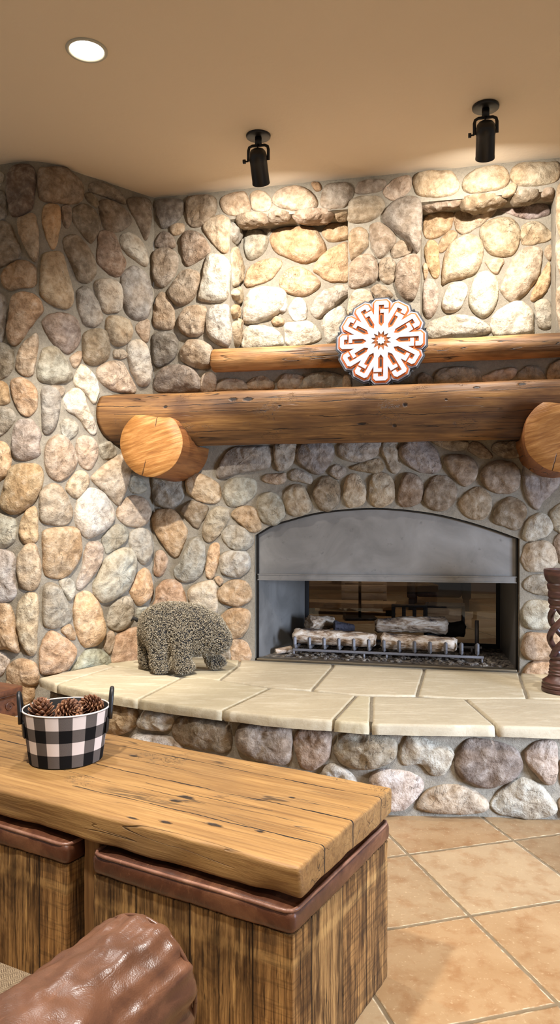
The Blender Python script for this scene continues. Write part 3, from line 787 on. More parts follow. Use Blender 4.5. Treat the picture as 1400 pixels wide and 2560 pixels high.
DWOOD = NT('dark_turned_wood'); _v = DWOOD.coord((3, 3, 14)); _g = DWOOD.noise(_v, 4, 6, .6, .4)
DWOOD.set(color=DWOOD.ramp(_g, [(.3, srgb(44, 25, 20)), (.7, srgb(92, 58, 46))]), rough=.38, spec=.5, normal=DWOOD.bump(_g, .2, .004)); DWOOD = DWOOD.mat
CHEST = NT('carved_chest_wood'); _v = CHEST.coord((2, 20, 20)); _g = CHEST.noise(_v, 2, 6, .6, .4)
CHEST.set(color=CHEST.ramp(_g, [(.3, srgb(72, 38, 20)), (.7, srgb(120, 70, 38))]), rough=.42, spec=.5, normal=CHEST.bump(_g, .25, .004)); CHEST = CHEST.mat
CONE = NT('pine_cone_scale'); _v = CONE.coord(); _g = CONE.noise(_v, 60, 5, .6)
CONE.set(color=CONE.ramp(_g, [(.35, srgb(74, 44, 30)), (.55, srgb(138, 92, 62)), (.75, srgb(196, 156, 118))]), rough=.7); CONE = CONE.mat
WIRE = simple('curled_wire', srgb(150, 136, 112), .45, .2)
MOSS = simple('dark_wire_body', srgb(32, 28, 23), .9)
ASH = NT('ash_and_cinders'); _v = ASH.coord(); _g = ASH.noise(_v, 40, 6, .7)
ASH.set(color=ASH.ramp(_g, [(.35, srgb(44, 38, 36)), (.5, srgb(112, 100, 88)), (.68, srgb(188, 174, 152))]), rough=.95, normal=ASH.bump(_g, .9, .02)); ASH = ASH.mat
def glass_material():
    m = bpy.data.materials.new('fire_glass'); m.use_nodes = True; t = m.node_tree; t.nodes.clear()
    o = t.nodes.new('ShaderNodeOutputMaterial'); mx = t.nodes.new('ShaderNodeMixShader'); tr = t.nodes.new('ShaderNodeBsdfTransparent'); gl = t.nodes.new('ShaderNodeBsdfGlossy'); fr = t.nodes.new('ShaderNodeFresnel')
    tr.inputs[0].default_value = (.62, .6, .58, 1); gl.inputs['Roughness'].default_value = .02; fr.inputs[0].default_value = 1.5
    t.links.new(fr.outputs[0], mx.inputs[0]); t.links.new(tr.outputs[0], mx.inputs[1]); t.links.new(gl.outputs[0], mx.inputs[2]); t.links.new(mx.outputs[0], o.inputs[0])
    return m
GLASS = glass_material()
LENS = NT('lit_lamp_lens').set(color=(1, 1, 1, 1), emit=(1, .93, .8, 1), emit_s=14.0).mat

# ------------------------------------------------------------------ wall surfaces
def plan(P, n=10):
    Q = np.array(catmull(P, n)); d = np.diff(Q, axis=0); L = np.hypot(d[:, 0], d[:, 1])
    s = np.concatenate([[0], np.cumsum(L)])
    t = np.gradient(Q, s, axis=0); t /= np.linalg.norm(t, axis=1)[:, None]
    return s, Q, t
LS, LQ, LT = plan(LEFT_PLAN); BS, BQ, BT = plan(BASE_PLAN)
LN = np.stack([-LT[:, 1], LT[:, 0]], 1)
if (LN[0] @ np.array([0, -1.])) < 0: LN = -LN
BN = np.stack([-BT[:, 1], BT[:, 0]], 1)
if (BN[len(BN) // 2] @ np.array([0, -1.])) < 0: BN = -BN

def on_surface(sf, a, b, h):
    a = np.asarray(a, float); b = np.asarray(b, float); h = np.asarray(h, float)
    if sf in 'FR':
        t = RECESS if sf == 'R' else 0
        xy = K[None] + np.outer(a, E2) - np.outer(np.full_like(a, t) - h, N2); z = b
    elif sf == 'J':
        xy = K[None] + np.outer(S_JAMB + h, E2) - np.outer(a, N2); z = b
    elif sf == 'U':
        xy = K[None] + np.outer(a, E2) - np.outer(b, N2); z = LINTEL - h
    else:
        S, Q, Nn = (LS, LQ, LN) if sf == 'L' else (BS, BQ, BN)
        q = np.stack([np.interp(a, S, Q[:, 0]), np.interp(a, S, Q[:, 1])], 1)
        nn = np.stack([np.interp(a, S, Nn[:, 0]), np.interp(a, S, Nn[:, 1])], 1)
        ext = a > S[-1]
        if ext.any(): q[ext] += np.outer(a[ext] - S[-1], (Q[-1] - Q[-2]) / np.linalg.norm(Q[-1] - Q[-2]))
        xy = q + nn * h[:, None]; z = b
    return np.column_stack([xy, z])

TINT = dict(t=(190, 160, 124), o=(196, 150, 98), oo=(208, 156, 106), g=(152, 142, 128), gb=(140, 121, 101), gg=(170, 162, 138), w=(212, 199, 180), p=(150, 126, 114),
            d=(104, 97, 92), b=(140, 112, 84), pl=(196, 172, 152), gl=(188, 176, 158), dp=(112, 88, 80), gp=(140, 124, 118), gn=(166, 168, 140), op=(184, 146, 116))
RR = [1.0, 1.0, .985, .955, .91, .845, .755, .64, .5, .34, .17]

def add_stone(mb, sf, tint, pts, rnd):
    P = np.array(pts, float) / 1000.
    n = 52
    Q = np.array(catmull(P, 10, True))
    d = np.linalg.norm(np.roll(Q, -1, 0) - Q, axis=1); cs = np.concatenate([[0], np.cumsum(d)])
    Qc = np.vstack([Q, Q[:1]]); u = np.linspace(0, cs[-1], n, endpoint=False)
    O = np.stack([np.interp(u, cs, Qc[:, 0]), np.interp(u, cs, Qc[:, 1])], 1)
    x, y = O[:, 0], O[:, 1]; cr_ = x * np.roll(y, -1) - np.roll(x, -1) * y
    A = cr_.sum() / 2
    O = O.mean(0) + (O - O.mean(0)) * (1 + .008 / math.sqrt(abs(A)))
    if A < 0: O = O[::-1].copy(); A = -A
    x, y = O[:, 0], O[:, 1]; cr_ = x * np.roll(y, -1) - np.roll(x, -1) * y
    A = cr_.sum() / 2
    c = np.array([((x + np.roll(x, -1)) * cr_).sum(), ((y + np.roll(y, -1)) * cr_).sum()]) / (6 * A)
    size = math.sqrt(A)
    H = min(.062, max(.020, .21 * size)) * rnd.uniform(.85, 1.2)
    if sf in 'J': H = min(H, .032)
    sd = rnd.uniform(0, 90); e1 = rnd.uniform(3.0, 5.0); tilt = np.array([rnd.uniform(-.12, .12), rnd.uniform(-.12, .10)])
    rows = []
    for k, r in enumerate(RR):
        q = c + (O - c) * r
        h = H * (1 - r ** e1) ** .52 if r < 1 else 0.0
        hh = np.full(n, h)
        if k == 0: hh[:] = -.012
        wgt = 0 if k < 2 else min(1.0, (1 - r) * 5)
        if k >= 2:
            hh += (q - c) @ tilt * wgt
            w3 = [nz((p[0] * 1.0, p[1] * 1.0, sd), 9, sd, 2) for p in q]
            w4 = [1 - abs(nz((p[0], p[1], sd + 5), 15, sd, 3)) * 1.6 for p in q]
            hh += wgt * (np.array(w3) * .012 + (np.array(w4) - .6) * .011) * min(1, size / .12)
        if 0 < k < 5:
            q = q + np.array([[nz((p[0], p[1], sd + 9), 26, sd, 2), nz((p[0], p[1], sd + 19), 26, sd, 2)] for p in q]) * .0035
        rows.append(np.column_stack([q, hh]))
    top = np.array([[c[0], c[1], H + .011 * nz((c[0], c[1], sd), 9, sd, 2)]])
    V = np.vstack(rows + [top])
    W = on_surface(sf, V[:, 0], V[:, 1], V[:, 2])
    m = len(RR); f = []
    for k in range(m - 1):
        for i in range(n):
            f.append((k * n + i, k * n + (i + 1) % n, (k + 1) * n + (i + 1) % n, (k + 1) * n + i))
    for i in range(n): f.append(((m - 1) * n + i, (m - 1) * n + (i + 1) % n, m * n))
    # face the room
    a, b, d_ = W[f[-1][0]], W[f[-1][1]], W[f[-1][2]]
    nn = np.cross(b - a, d_ - a); out = on_surface(sf, [c[0]], [c[1]], [1.0])[0] - on_surface(sf, [c[0]], [c[1]], [0.0])[0]
    if nn @ out < 0: f = [q[::-1] for q in f]
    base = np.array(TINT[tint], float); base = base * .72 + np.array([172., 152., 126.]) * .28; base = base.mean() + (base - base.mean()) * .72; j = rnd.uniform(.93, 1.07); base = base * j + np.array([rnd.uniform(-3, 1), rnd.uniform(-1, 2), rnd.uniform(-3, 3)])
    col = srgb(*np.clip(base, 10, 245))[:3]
    mb.add(W, f, 1, col)

def patch(mb, sf, a0, a1, zlo, zhi, step=.025, flip=False):
    """mortar between two heights (numbers or functions of a)"""
    lo = zlo if callable(zlo) else (lambda a: zlo); hi = zhi if callable(zhi) else (lambda a: zhi)
    na = max(2, int((a1 - a0) / step) + 1); A = np.linspace(a0, a1, na)
    nb = max(2, int(max(hi(a) - lo(a) for a in A) / step) + 1)
    aa = []; bb = []
    for a in A:
        for j in range(nb): aa.append(a); bb.append(lo(a) + (hi(a) - lo(a)) * j / (nb - 1))
    hh = [.006 * nz((a * 1., b * 1., ord(sf)), 12, 3.3, 3) for a, b in zip(aa, bb)]
    W = on_surface(sf, aa, bb, hh)
    f = [(i * nb + j, i * nb + j + 1, (i + 1) * nb + j + 1, (i + 1) * nb + j) for i in range(na - 1) for j in range(nb - 1)]
    a, b, c = W[f[0][0]], W[f[0][1]], W[f[0][2]]
    out = on_surface(sf, aa[:1], bb[:1], [1.0])[0] - on_surface(sf, aa[:1], bb[:1], [0.0])[0]
    if np.cross(b - a, c - a) @ out < 0: f = [q[::-1] for q in f]
    mb.add(W, f, 0)

arch_s = np.array([p[0] for p in ARCH]); arch_z = np.array([p[1] for p in ARCH])
_AQ = np.array(catmull(ARCH, 8))
def arch(s): return float(np.interp(s, _AQ[:, 0], _AQ[:, 1]))

def fill_stones(mb, sf, a0, a1, b0, b1, seed):
    """carry the stonework on past the part the photo shows"""
    have = [np.mean(np.array(p, float), 0) / 1000 for _, p in byS.get(sf, [])]
    fr = random.Random(seed); b_ = b0
    while b_ < b1:
        a_ = a0 + fr.uniform(0, .05)
        while a_ < a1:
            if all(math.hypot(h[0] - a_, (h[1] - b_) * .85) > .15 for h in have):
                w_, h_ = fr.uniform(.056, .074), fr.uniform(.07, .092)
                pts = [(int(1000 * (a_ + w_ * math.cos(q) * fr.uniform(.85, 1.05))), int(1000 * (b_ + h_ * math.sin(q) * fr.uniform(.85, 1.05)))) for q in np.linspace(0, 2 * PI, 9)[:-1]]
                add_stone(mb, sf, fr.choice(['t', 'gb', 'g', 'b', 'o', 'gg', 't', 'gl']), pts, fr); have.append(np.array([a_, b_]))
            a_ += .05
        b_ += .06

rnd = random.Random(11)
byS = {}
for ln in STONES.strip().splitlines():
    q = ln.split(); byS.setdefault(q[0], []).append((q[1], [tuple(map(int, w.split(','))) for w in q[2:]]))

# --- fireplace wall
wb = MB()
S_R = 2.75
patch(wb, 'F', 0, S_JAMB, 0, CEIL)
patch(wb, 'F', S_JAMB, S_FIRE0, 0, LEDGE)
patch(wb, 'F', S_FIRE0, S_FIRE1, arch, LEDGE)
patch(wb, 'F', S_FIRE0, S_FIRE1, 0, HEARTH - .002)
patch(wb, 'F', S_FIRE1, S_R, 0, LEDGE)
patch(wb, 'F', S_PIL0, S_PIL1, LEDGE, LINTEL)
patch(wb, 'F', S_NICHE1, S_R, LEDGE, CEIL)
patch(wb, 'F', S_JAMB, S_NICHE1, LINTEL, CEIL)
for a, b in ((S_JAMB, S_PIL0), (S_PIL1, S_NICHE1)):
    patch(wb, 'R', a, b, LEDGE - .02, LINTEL + .02)
    patch(wb, 'U', a, b, 0, RECESS)
    q = [wall_xy(a), wall_xy(b), wall_xy(b, RECESS), wall_xy(a, RECESS)]
    wb.add([(*p, LEDGE) for p in q], [(0, 1, 2, 3)], 0)
patch(wb, 'J', 0, RECESS, LEDGE, LINTEL)
for s in (S_PIL0, S_PIL1, S_NICHE1):
    q = [wall_xy(s), wall_xy(s, RECESS)]
    wb.add([(*q[0], LEDGE), (*q[1], LEDGE), (*q[1], LINTEL), (*q[0], LINTEL)], [(0, 1, 2, 3)], 0)
# reveal of the fireplace opening
ring = [(S_FIRE0, HEARTH)] + [(s, z) for s, z in _AQ] + [(S_FIRE1, HEARTH)]
v = []
for s, z in ring:
    v += [(*wall_xy(s, 0), z), (*wall_xy(s, .06), z)]
wb.add(v, [(2 * i, 2 * i + 1, 2 * i + 3, 2 * i + 2) for i in range(len(ring) - 1)], 0)
for sf in 'FRJU':
    for tint, pts in byS.get(sf, []): add_stone(wb, sf, tint, pts, rnd)
fill_stones(wb, 'F', 2.36, 2.68, .12, 3.0, 31)
tag(wb.build('wall_back', [MORTAR, STONE], use_col=True), 'fieldstone fireplace wall with two recessed niches above the log mantel', kind='structure')

# --- rounded left wall
wl = MB()
patch(wl, 'L', 0, LS[-1], 0, CEIL)
for tint, pts in byS['L']: add_stone(wl, 'L', tint, pts, rnd)
fill_stones(wl, 'L', LS[-1] - .62, LS[-1] - .08, .12, 3.0, 32); fill_stones(wl, 'L', .1, LS[-1] - .08, .10, .30, 33)
tag(wl.build('wall_left', [MORTAR, STONE], use_col=True), 'angled fieldstone wall left of the fireplace with a rounded corner', kind='structure')

# --- floor and ceiling
fl = MB(); fl.add([(-3.2, -2.4, 0), (4.2, -2.4, 0), (4.2, 5.2, 0), (-3.2, 5.2, 0)], [(0, 1, 2, 3)])
tag(fl.build('floor', TILE, smooth=False), 'terracotta tile floor laid on the diagonal', kind='structure')
ce = MB()
v, f = grid(60, 60, lambda i, j: (-3.2 + 7.4 * i / 59, -2.4 + 7.6 * j / 59, CEIL + .004 * nz((i * .125, j * .125, 0), 1.5, 2, 2)))
ce.add(v, [q[::-1] for q in f])
tag(ce.build('ceiling', PLASTER), 'tan plaster ceiling', kind='structure')

# ------------------------------------------------------------------ hearth
hearth = thing('stone_hearth', 'raised hearth of buff flagstones on a curved river stone base below the fireplace', 'hearth', (.3, 3.4, 0))
HO = np.array([.3, 3.4])
hb = MB()
patch(hb, 'H', 0, BS[-1] + .02, 0, HEARTH - .045)
for tint, pts in byS['H']: add_stone(hb, 'H', tint, pts, rnd)
# low stones of the base that the coffee table hides, and the run beyond the right edge
have = [np.mean(np.array(p, float), 0) / 1000 for _, p in byS['H']]
fr = random.Random(21)
for zc, st in ((.255, .17), (.095, .19)):
    sx_ = .10
    while sx_ < BS[-1] - .08:
        if all(abs(h[0] - sx_) > .155 or abs(h[1] - zc) > .13 for h in have):
            w_, h_ = fr.uniform(.066, .082), fr.uniform(.056, .072)
            pts = [(int(1000 * (sx_ + w_ * math.cos(a_) * fr.uniform(.85, 1.05))), int(1000 * (zc + h_ * math.sin(a_) * fr.uniform(.85, 1.05)))) for a_ in np.linspace(0, 2 * PI, 9)[:-1]]
            add_stone(hb, 'H', fr.choice(['t', 'gb', 'g', 'b', 'o', 'gg']), pts, fr); have.append(np.array([sx_, zc]))
        sx_ += st / 3
hb.v = [(x - HO[0], y - HO[1], z) for x, y, z in hb.v]
hb.build('stone_base', [MORTAR, STONE], hearth, use_col=True)
# mortar bed under the flagstones
bed = MB()
outer = [tuple(p) for p in np.array(catmull(BASE_PLAN, 4))]
back = [tuple(wall_xy(2.72)), tuple(wall_xy(S_FIRE1, -.005)), tuple(wall_xy(S_FIRE0, -.005)), tuple(wall_xy(0.02, -.005)), (-1.03, 4.24), (-1.17, 4.10)]
poly = [(x - HO[0], y - HO[1]) for x, y in outer + back]
v, f = prism(poly, HEARTH - .05, HEARTH - .009)
bed.add(v, f); bed.build('mortar_bed', MORTAR, hearth, smooth=False)
for i, cell in enumerate(SLABS):
    P = np.array(cell) - HO
    c = P.mean(0)
    x, y = P[:, 0], P[:, 1]; a_ = (x * np.roll(y, -1) - np.roll(x, -1) * y).sum()
    if a_ < 0: P = P[::-1]
    # outline pulled back for the joint (mitred corners), each side divided alike on every ring
    E_ = np.roll(P, -1, 0) - P; L_ = np.linalg.norm(E_, axis=1); E_ = E_ / L_[:, None]; I_ = np.stack([-E_[:, 1], E_[:, 0]], 1)
    cnt = [max(2, int(l / .03)) for l in L_]
    def ring_at(ins):
        Q = []
        for i_ in range(len(P)):
            n0, n1 = I_[i_ - 1], I_[i_]; q = (n0 + n1) / (1 + n0 @ n1 + 1e-9)
            Q.append(P[i_] + q * ins)
        Q = np.array(Q); out = []
        for p, q, k in zip(Q, np.roll(Q, -1, 0), cnt): out += [p + (q - p) * j / k for j in range(k)]
        return np.array(out)
    nrm_ = np.concatenate([np.repeat(I_[i_:i_ + 1], cnt[i_], 0) for i_ in range(len(P))])
    first = np.cumsum([0] + cnt[:-1])
    for i_ in range(len(P)): nrm_[first[i_]] = (I_[i_ - 1] + I_[i_]) / 2
    rows = []
    for inset, z in ((.006, HEARTH - .045), (.0045, HEARTH - .030), (.005, HEARTH - .012), (.008, HEARTH - .003), (.013, HEARTH), (.018, HEARTH)):
        q = ring_at(inset)
        w = np.array([nz((p[0], p[1], z * 30), 22, i, 3) for p in q])
        q = q + nrm_ * (w * (.006 if z < HEARTH - .01 else .002))[:, None]
        rows.append(np.column_stack([q, np.full(len(q), z)]))
    D = q
    top = rows[-1][:, :2]
    for r in (.8, .55, .3):
        q = c + (top - c) * r
        rows.append(np.column_stack([q, HEARTH + np.array([.0012 * nz((p[0], p[1], 3), 4, i, 1) for p in q]) * (1 - r ** 4)]))
    n = len(D); V = np.vstack(rows + [np.array([[c[0], c[1], HEARTH]])]); m = len(rows)
    f = [(k * n + j, k * n + (j + 1) % n, (k + 1) * n + (j + 1) % n, (k + 1) * n + j) for k in range(m - 1) for j in range(n)]
    f += [((m - 1) * n + j, (m - 1) * n + (j + 1) % n, m * n) for j in range(n)]
    sm = MB(); j = .94 + .12 * random.random(); sm.add(V, f, 0, (j, j * (.98 + .03 * random.random()), j * (.95 + .06 * random.random())))
    sm.build('flagstone', FLAG, hearth, use_col=True)

# ------------------------------------------------------------------ logs of the mantel
MR, MT, MZ, MFLAT = .181, -.144, 1.80, 1.906
def mantel_bottom(t):
    d = abs(t - MT)
    return MZ - math.sqrt(max(MR * MR - d * d, 0)) if d < MR else 9.
mx, my = wall_xy(1.2, MT)
mantel = thing('mantel_beam', 'long varnished log mantel spanning the stone wall above the fireplace', 'mantel', (mx, my, MZ - MR), YAW)
b = MB(); NL, NC = 150, 56
def mpt(i, j):
    a = 2 * PI * j / NC; r = MR * (1 + .02 * nz((i * .1, math.cos(a), math.sin(a)), .9, 4, 3)); 
    y = r * math.cos(a); z = r * math.sin(a)
    x0 = .655 * (MT + y) + .004 - 1.2
    u = i / (NL - 1); x = x0 + (1.45 - x0) * u
    taper = 1 + .05 * (1 - min(1, u * 6))
    y *= taper; z *= taper
    zt = MFLAT - MZ
    if z > zt - .02: z = zt - .02 + (z - zt + .02) * .28
    z += .004 * nz((x * 2, y * 9, z * 9), 1.5, 6, 3)
    return (x, y, MR + z)
v, f = grid(NL, NC, mpt, closed_v=True)
f = [q[::-1] for q in f]
f.append(tuple(range(NC))[::-1]); f.append(tuple((NL - 1) * NC + j for j in range(NC)))
b.add(v, f); o = b.build('beam', LOG, mantel); fix_normals(o.data)
# dark gouges and knot holes on the mantel face are small dents
def corbel(s, label):
    x, y = wall_xy(s, 0); R = .178; zc = 1.612
    root = thing('log_corbel', label, 'corbel', (x, y, zc), YAW)
    nl, nc = 40, 48
    def pt(i, j):
        a = 2 * PI * j / nc; t = -.40 + .398 * i / (nl - 1)
        r = R * (1 + .035 * nz((math.cos(a), math.sin(a), t * 2), 1.2, s * 9, 2) + .09 * (i / (nl - 1)) ** 3)
        X = r * math.cos(a) * 1.0; Z = r * math.sin(a)
        Z = min(Z, .148 + .01 * math.cos(a * 3))
        lim = mantel_bottom(t) if t > MT - MR - .012 else 9
        if t > MT - MR - .012:
            lim = min(lim, mantel_bottom(max(t, MT - MR + .002)))
            if t > MT + .02: lim = min(lim, MZ - MR)
            Z = min(Z, lim - zc - .006)
        return (X, t, Z)
    v, f = grid(nl, nc, pt, closed_v=True)
    m = MB(); m.add(v, f); m.add(v[-nc:], [tuple(range(nc))]); o = m.build('log_body', LOGY, root); fix_normals(o.data)
    # sawn end, slightly domed, with a chamfered rim
    e = MB(); rows = []
    for r, dy in ((1.0, 0), (.985, -.004), (.6, -.005), (.0001, -.0055)):
        rows.append([(p[0] * r, -.40 + dy, p[2] * r) for p in v[:nc]])
    vv = [p for row in rows for p in row]
    ff = [(k * nc + j, k * nc + (j + 1) % nc, (k + 1) * nc + (j + 1) % nc, (k + 1) * nc + j) for k in range(3) for j in range(nc)]
    e.add(vv, ff); o = e.build('sawn_end', ENDG, root); fix_normals(o.data); tag(o, 'pale sawn end face')
    return root
corbel(.148, 'short log corbel with a pale sawn end under the left end of the mantel')
corbel(2.245, 'short log corbel cut off by the right edge of the photo under the mantel')

sx, sy = wall_xy(.386, -.058)
shelf = thing('shelf_log', 'slim pale log with dark streaks along the foot of the niches, behind the medallion', 'log', (sx, sy, 2.045), YAW)
b = MB(); NL, NC = 130, 30
def spt(i, j):
    u = i / (NL - 1); a = 2 * PI * j / NC
    x = .03 + 2.3 * u if i else .0
    r = (.066 - .005 * u) * (1 + .05 * nz((x * 3, math.cos(a), math.sin(a)), 1.3, 8, 3))
    if i == 0: r *= .86
    if i == 1: x = .012; r *= .98
    return (x, r * math.cos(a) * .98, .066 + r * math.sin(a))
v, f = grid(NL, NC, spt, closed_v=True); f.append(tuple(range(NC))); f.append(tuple((NL - 1) * NC + j for j in range(NC)))
b.add(v, f); o = b.build('log_body', LOGPALE, shelf); fix_normals(o.data)

# ------------------------------------------------------------------ medallion of twelve Gs
U = .2425 / 610.
def flower(w, rho, ch):
    out = []
    for k in range(12):
        th = PI / 2 - k * PI / 6
        pts = [(-w, w / math.tan(PI / 12)), (-w, rho - ch), (-w + ch, rho), (w - ch, rho), (w, rho - ch)]
        for x, y in pts:
            # x to the right of the arm when seen from the front
            out.append((U * (x * math.sin(th) + y * math.cos(th)), U * (-x * math.cos(th) + y * math.sin(th))))
    return out[::-1]
px_, py_ = wall_xy(1.362, -.205)
lean = .13
med = thing('medallion', 'twelve-lobed white and orange medallion of repeated letter G standing on the mantel', 'wall plaque', (px_, py_, MFLAT + .003), rot=(PI / 2 - lean, 0, YAW))
MC = .2405
def disc(name, poly, z0, z1, mat):
    m = MB(); v, f = prism([(x, y + MC) for x, y in poly], z0, z1); m.add(v, f)
    o = m.build(name, mat, med, smooth=False); fix_normals(o.data); return o
def armpoly(k, pts):
    th = PI / 2 - k * PI / 6
    return [(U * (x * math.sin(th) + y * math.cos(th)), MC + U * (-x * math.cos(th) + y * math.sin(th))) for x, y in pts]
tag(disc('backing_board', flower(158, 613, 66), .0, .008, CHAR), 'charcoal backing board')
tag(disc('grey_layer', flower(136, 590, 54), .0082, .014, LGREY), 'light grey layer')
tag(disc('orange_layer', flower(118, 573, 44), .0142, .020, ORANGE), 'orange layer')
wh = MB()
s15, c15 = math.sin(PI / 12), math.cos(PI / 12)
RB = 140
for k in range(12):
    for pts in ([(-95, 95 / math.tan(PI / 12)), (-95, 520), (-66, 550), (-35, 550), (-35, 240), (0, 192), (0, 84), (-RB * s15, RB * c15)],
                [(95, 95 / math.tan(PI / 12)), (95, 432), (-14, 432), (-14, 384), (35, 384), (35, 240), (0, 192), (0, 84), (RB * s15, RB * c15)],
                [(-35, 495), (-35, 550), (66, 550), (95, 520), (95, 452), (35, 452), (35, 495)]):
        v, f = prism(armpoly(k, pts), .0202, .0262); wh.add(v, f)
star = [(U * r * math.cos(a), MC + U * r * math.sin(a)) for a, r in [(k * PI / 8, 58 if k % 2 == 0 else 40) for k in range(16)]]
v, f = prism(star, .0202, .0262); wh.add(v, f)
o = wh.build('letter_layer', WHITE, med, smooth=False); fix_normals(o.data); tag(o, 'white layer of twelve letter G arms')
ins = MB()
v, f = prism([(U * r * math.cos(a), MC + U * r * math.sin(a)) for a, r in [(PI / 12 + k * PI / 12, 143 if k % 2 == 0 else 92) for k in range(24)]], .0201, .0212); ins.add(v, f)
o = ins.build('star_inlay', COPPER, med, smooth=False); fix_normals(o.data); tag(o, 'copper brown star at the centre')
dk = MB()
for k in range(12):
    for pts in ([(-12, 453), (12, 453), (12, 477), (-12, 477)], [(-13, 262), (0, 238), (13, 262), (13, 356), (-13, 356)]):
        dk = MB(); v, f = prism(armpoly(k, pts), .0201, .0209); dk.add(v, f)
        o = dk.build('slot_inlay', DBROWN, med, smooth=False); fix_normals(o.data)

# ------------------------------------------------------------------ fireplace
SM = (S_FIRE0 + S_FIRE1) / 2; HW = (S_FIRE1 - S_FIRE0) / 2
fx, fy = wall_xy(SM, 0)
fire = thing('fireplace', 'arched steel fireplace set into the stone wall above the hearth', 'fireplace', (fx, fy, HEARTH), YAW)
W0, W1 = -HW + .012, HW - .012
b = MB()                                         # steel hood under the arch
ss = np.linspace(W0, W1, 60); zt = [arch(s + SM) - HEARTH - .008 for s in ss]
def barz(s): return .497 + (.012) * (s - W0) / (W1 - W0) - .02
v = []; f = []
for s, z in zip(ss, zt): v += [(s, .035, barz(s)), (s, .035, z), (s, .047, barz(s)), (s, .047, z)]
for i in range(59):
    a = 4 * i; c_ = a + 4
    f += [(a, c_, c_ + 1, a + 1), (a + 2, a + 3, c_ + 3, c_ + 2), (a + 1, c_ + 1, c_ + 3, a + 3), (a, a + 2, c_ + 2, c_)]
b.add(v, f); o = b.build('steel_hood', STEEL, fire, smooth=False); tag(o, 'dull steel hood plate with an arched top')
b = MB()
for z0, z1, y0 in ((-.012, .014, .018), (.014, .019, .014), (-.017, -.012, .014)):
    v = [(W0, y0, barz(W0) + z0), (W1, y0, barz(W1) + z0), (W1, .035, barz(W1) + z0), (W0, .035, barz(W0) + z0), (W0, y0, barz(W0) + z1), (W1, y0, barz(W1) + z1), (W1, .035, barz(W1) + z1), (W0, .035, barz(W0) + z1)]
    b.add(v, [(0, 1, 5, 4), (3, 0, 4, 7), (1, 2, 6, 5), (4, 5, 6, 7), (3, 2, 1, 0)])
b.build('hood_lip', STEEL, o, smooth=False)
b = MB()                                         # black edge frame round the opening
prof = [(W0, 0.0)] + [(s, arch(s + SM) - HEARTH - .004) for s in ss] + [(W1, 0.0)]
prof[1] = (W0, prof[1][1]); 
v, f = tube([(s, .022, z) for s, z in prof], .007, 6); b.add(v, f); b.build('edge_frame', BLACK, fire)
b = MB(); v, f = rbox((W0, -.004, -.002), (W1, .05, .012), .003, .5); b.add(v, f); b.build('sill', BRASS, fire)
D = .66; IN0, IN1 = W0 + .15, W1 - .05           # inside back edges
def slab_(q0, q1, z0, z1, th=.01):
    (x0, y0), (x1, y1) = q0, q1; L = math.hypot(x1 - x0, y1 - y0); nx, ny = -(y1 - y0) / L * th, (x1 - x0) / L * th
    return prism([(x0, y0), (x1, y1), (x1 + nx, y1 + ny), (x0 + nx, y0 + ny)], z0, z1)
for q0, q1 in (((W0, .05), (IN0, D)), ((IN1, D), (W1, .05))):
    b = MB(); v, f = slab_(q0, q1, 0, .9); b.add(v, f); o = b.build('side_panel', STEEL, fire, smooth=False); fix_normals(o.data)
b = MB(); v, f = prism([(W0, .05), (W1, .05), (IN1, D + .02), (IN0, D + .02)], .9, .92); b.add(v, f); b.build('firebox_top', SOOT, fire, smooth=False)
b = MB(); v, f = prism([(W0, .0505), (W1, .0505), (IN1, D + .02), (IN0, D + .02)], -.012, .004); b.add(v, f); b.build('firebox_floor', ASH, fire, smooth=False)
b = MB()
for x0, x1, z0, z1 in ((IN0, IN0 + .025, 0, .9), (IN1 - .025, IN1, 0, .9), (IN0, IN1, 0, .03), (IN0, IN1, .52, .9)):
    v, f = rbox((x0, D, z0), (x1, D + .03, z1), .002, .9); b.add(v, f)
b.build('rear_frame', SOOT, fire)
b = MB(); v, f = rbox((IN0 + .025, D + .012, .03), (IN1 - .025, D + .017, .52), .0, .9); b.add(v, f); b.build('rear_glass', GLASS, fire, smooth=False)
# cinders and ash heap along the front of the firebox floor
b = MB(); rr = random.Random(5)
for k in range(420):
    x = rr.uniform(W0 + .14, W1 - .05); y = rr.uniform(.075, .46); s = rr.uniform(.004, .014) * (1.4 if rr.random() < .12 else 1)
    ico = bmesh.new(); bmesh.ops.create_icosphere(ico, subdivisions=1, radius=s)
    vv = [(x + p.co.x * rr.uniform(.8, 1.5), y + p.co.y, .004 + s * .45 + p.co.z * .7) for p in ico.verts]; ff = [tuple(q.index for q in g.verts) for g in ico.faces]; ico.free()
    b.add(vv, ff)
o = b.build('cinders', ASH, fire, smooth=False); tag(o, kind='stuff')

# grate
fp = lambda s, t, z=HEARTH: (*wall_xy(s, t), z)
gx, gy = wall_xy(1.30, .16)
grate = thing('fire_grate', 'iron log grate with thirteen upright prongs in the fireplace', 'grate', (gx, gy, HEARTH + .004), YAW)
GL, GR = -.49, .60
def gz(x): return .038
b = MB()
v, f = rbox((GL, -.008, .030), (GR, .006, .044), .002, .5); b.add(v, f); b.build('front_bar', IRON, grate)
b = MB(); v, f = rbox((GL + .04, .30, .030), (GR, .314, .044), .002, .5); b.add(v, f); b.build('rear_bar', IRON, grate)
for k in range(13):
    x = GL + .015 + (GR - GL - .05) * k / 12
    b = MB()
    v, f = tube([(x, .32, .048), (x, .02, .048), (x, -.006, .056), (x, -.016, .075), (x, -.018, .112)], .0105, 4); b.add(v, f)
    v, f = tube([(x, -.018, .112), (x, -.018, .119)], [.0105, .001], 4); b.add(v, f)
    b.build('prong', IRON, grate, smooth=False)
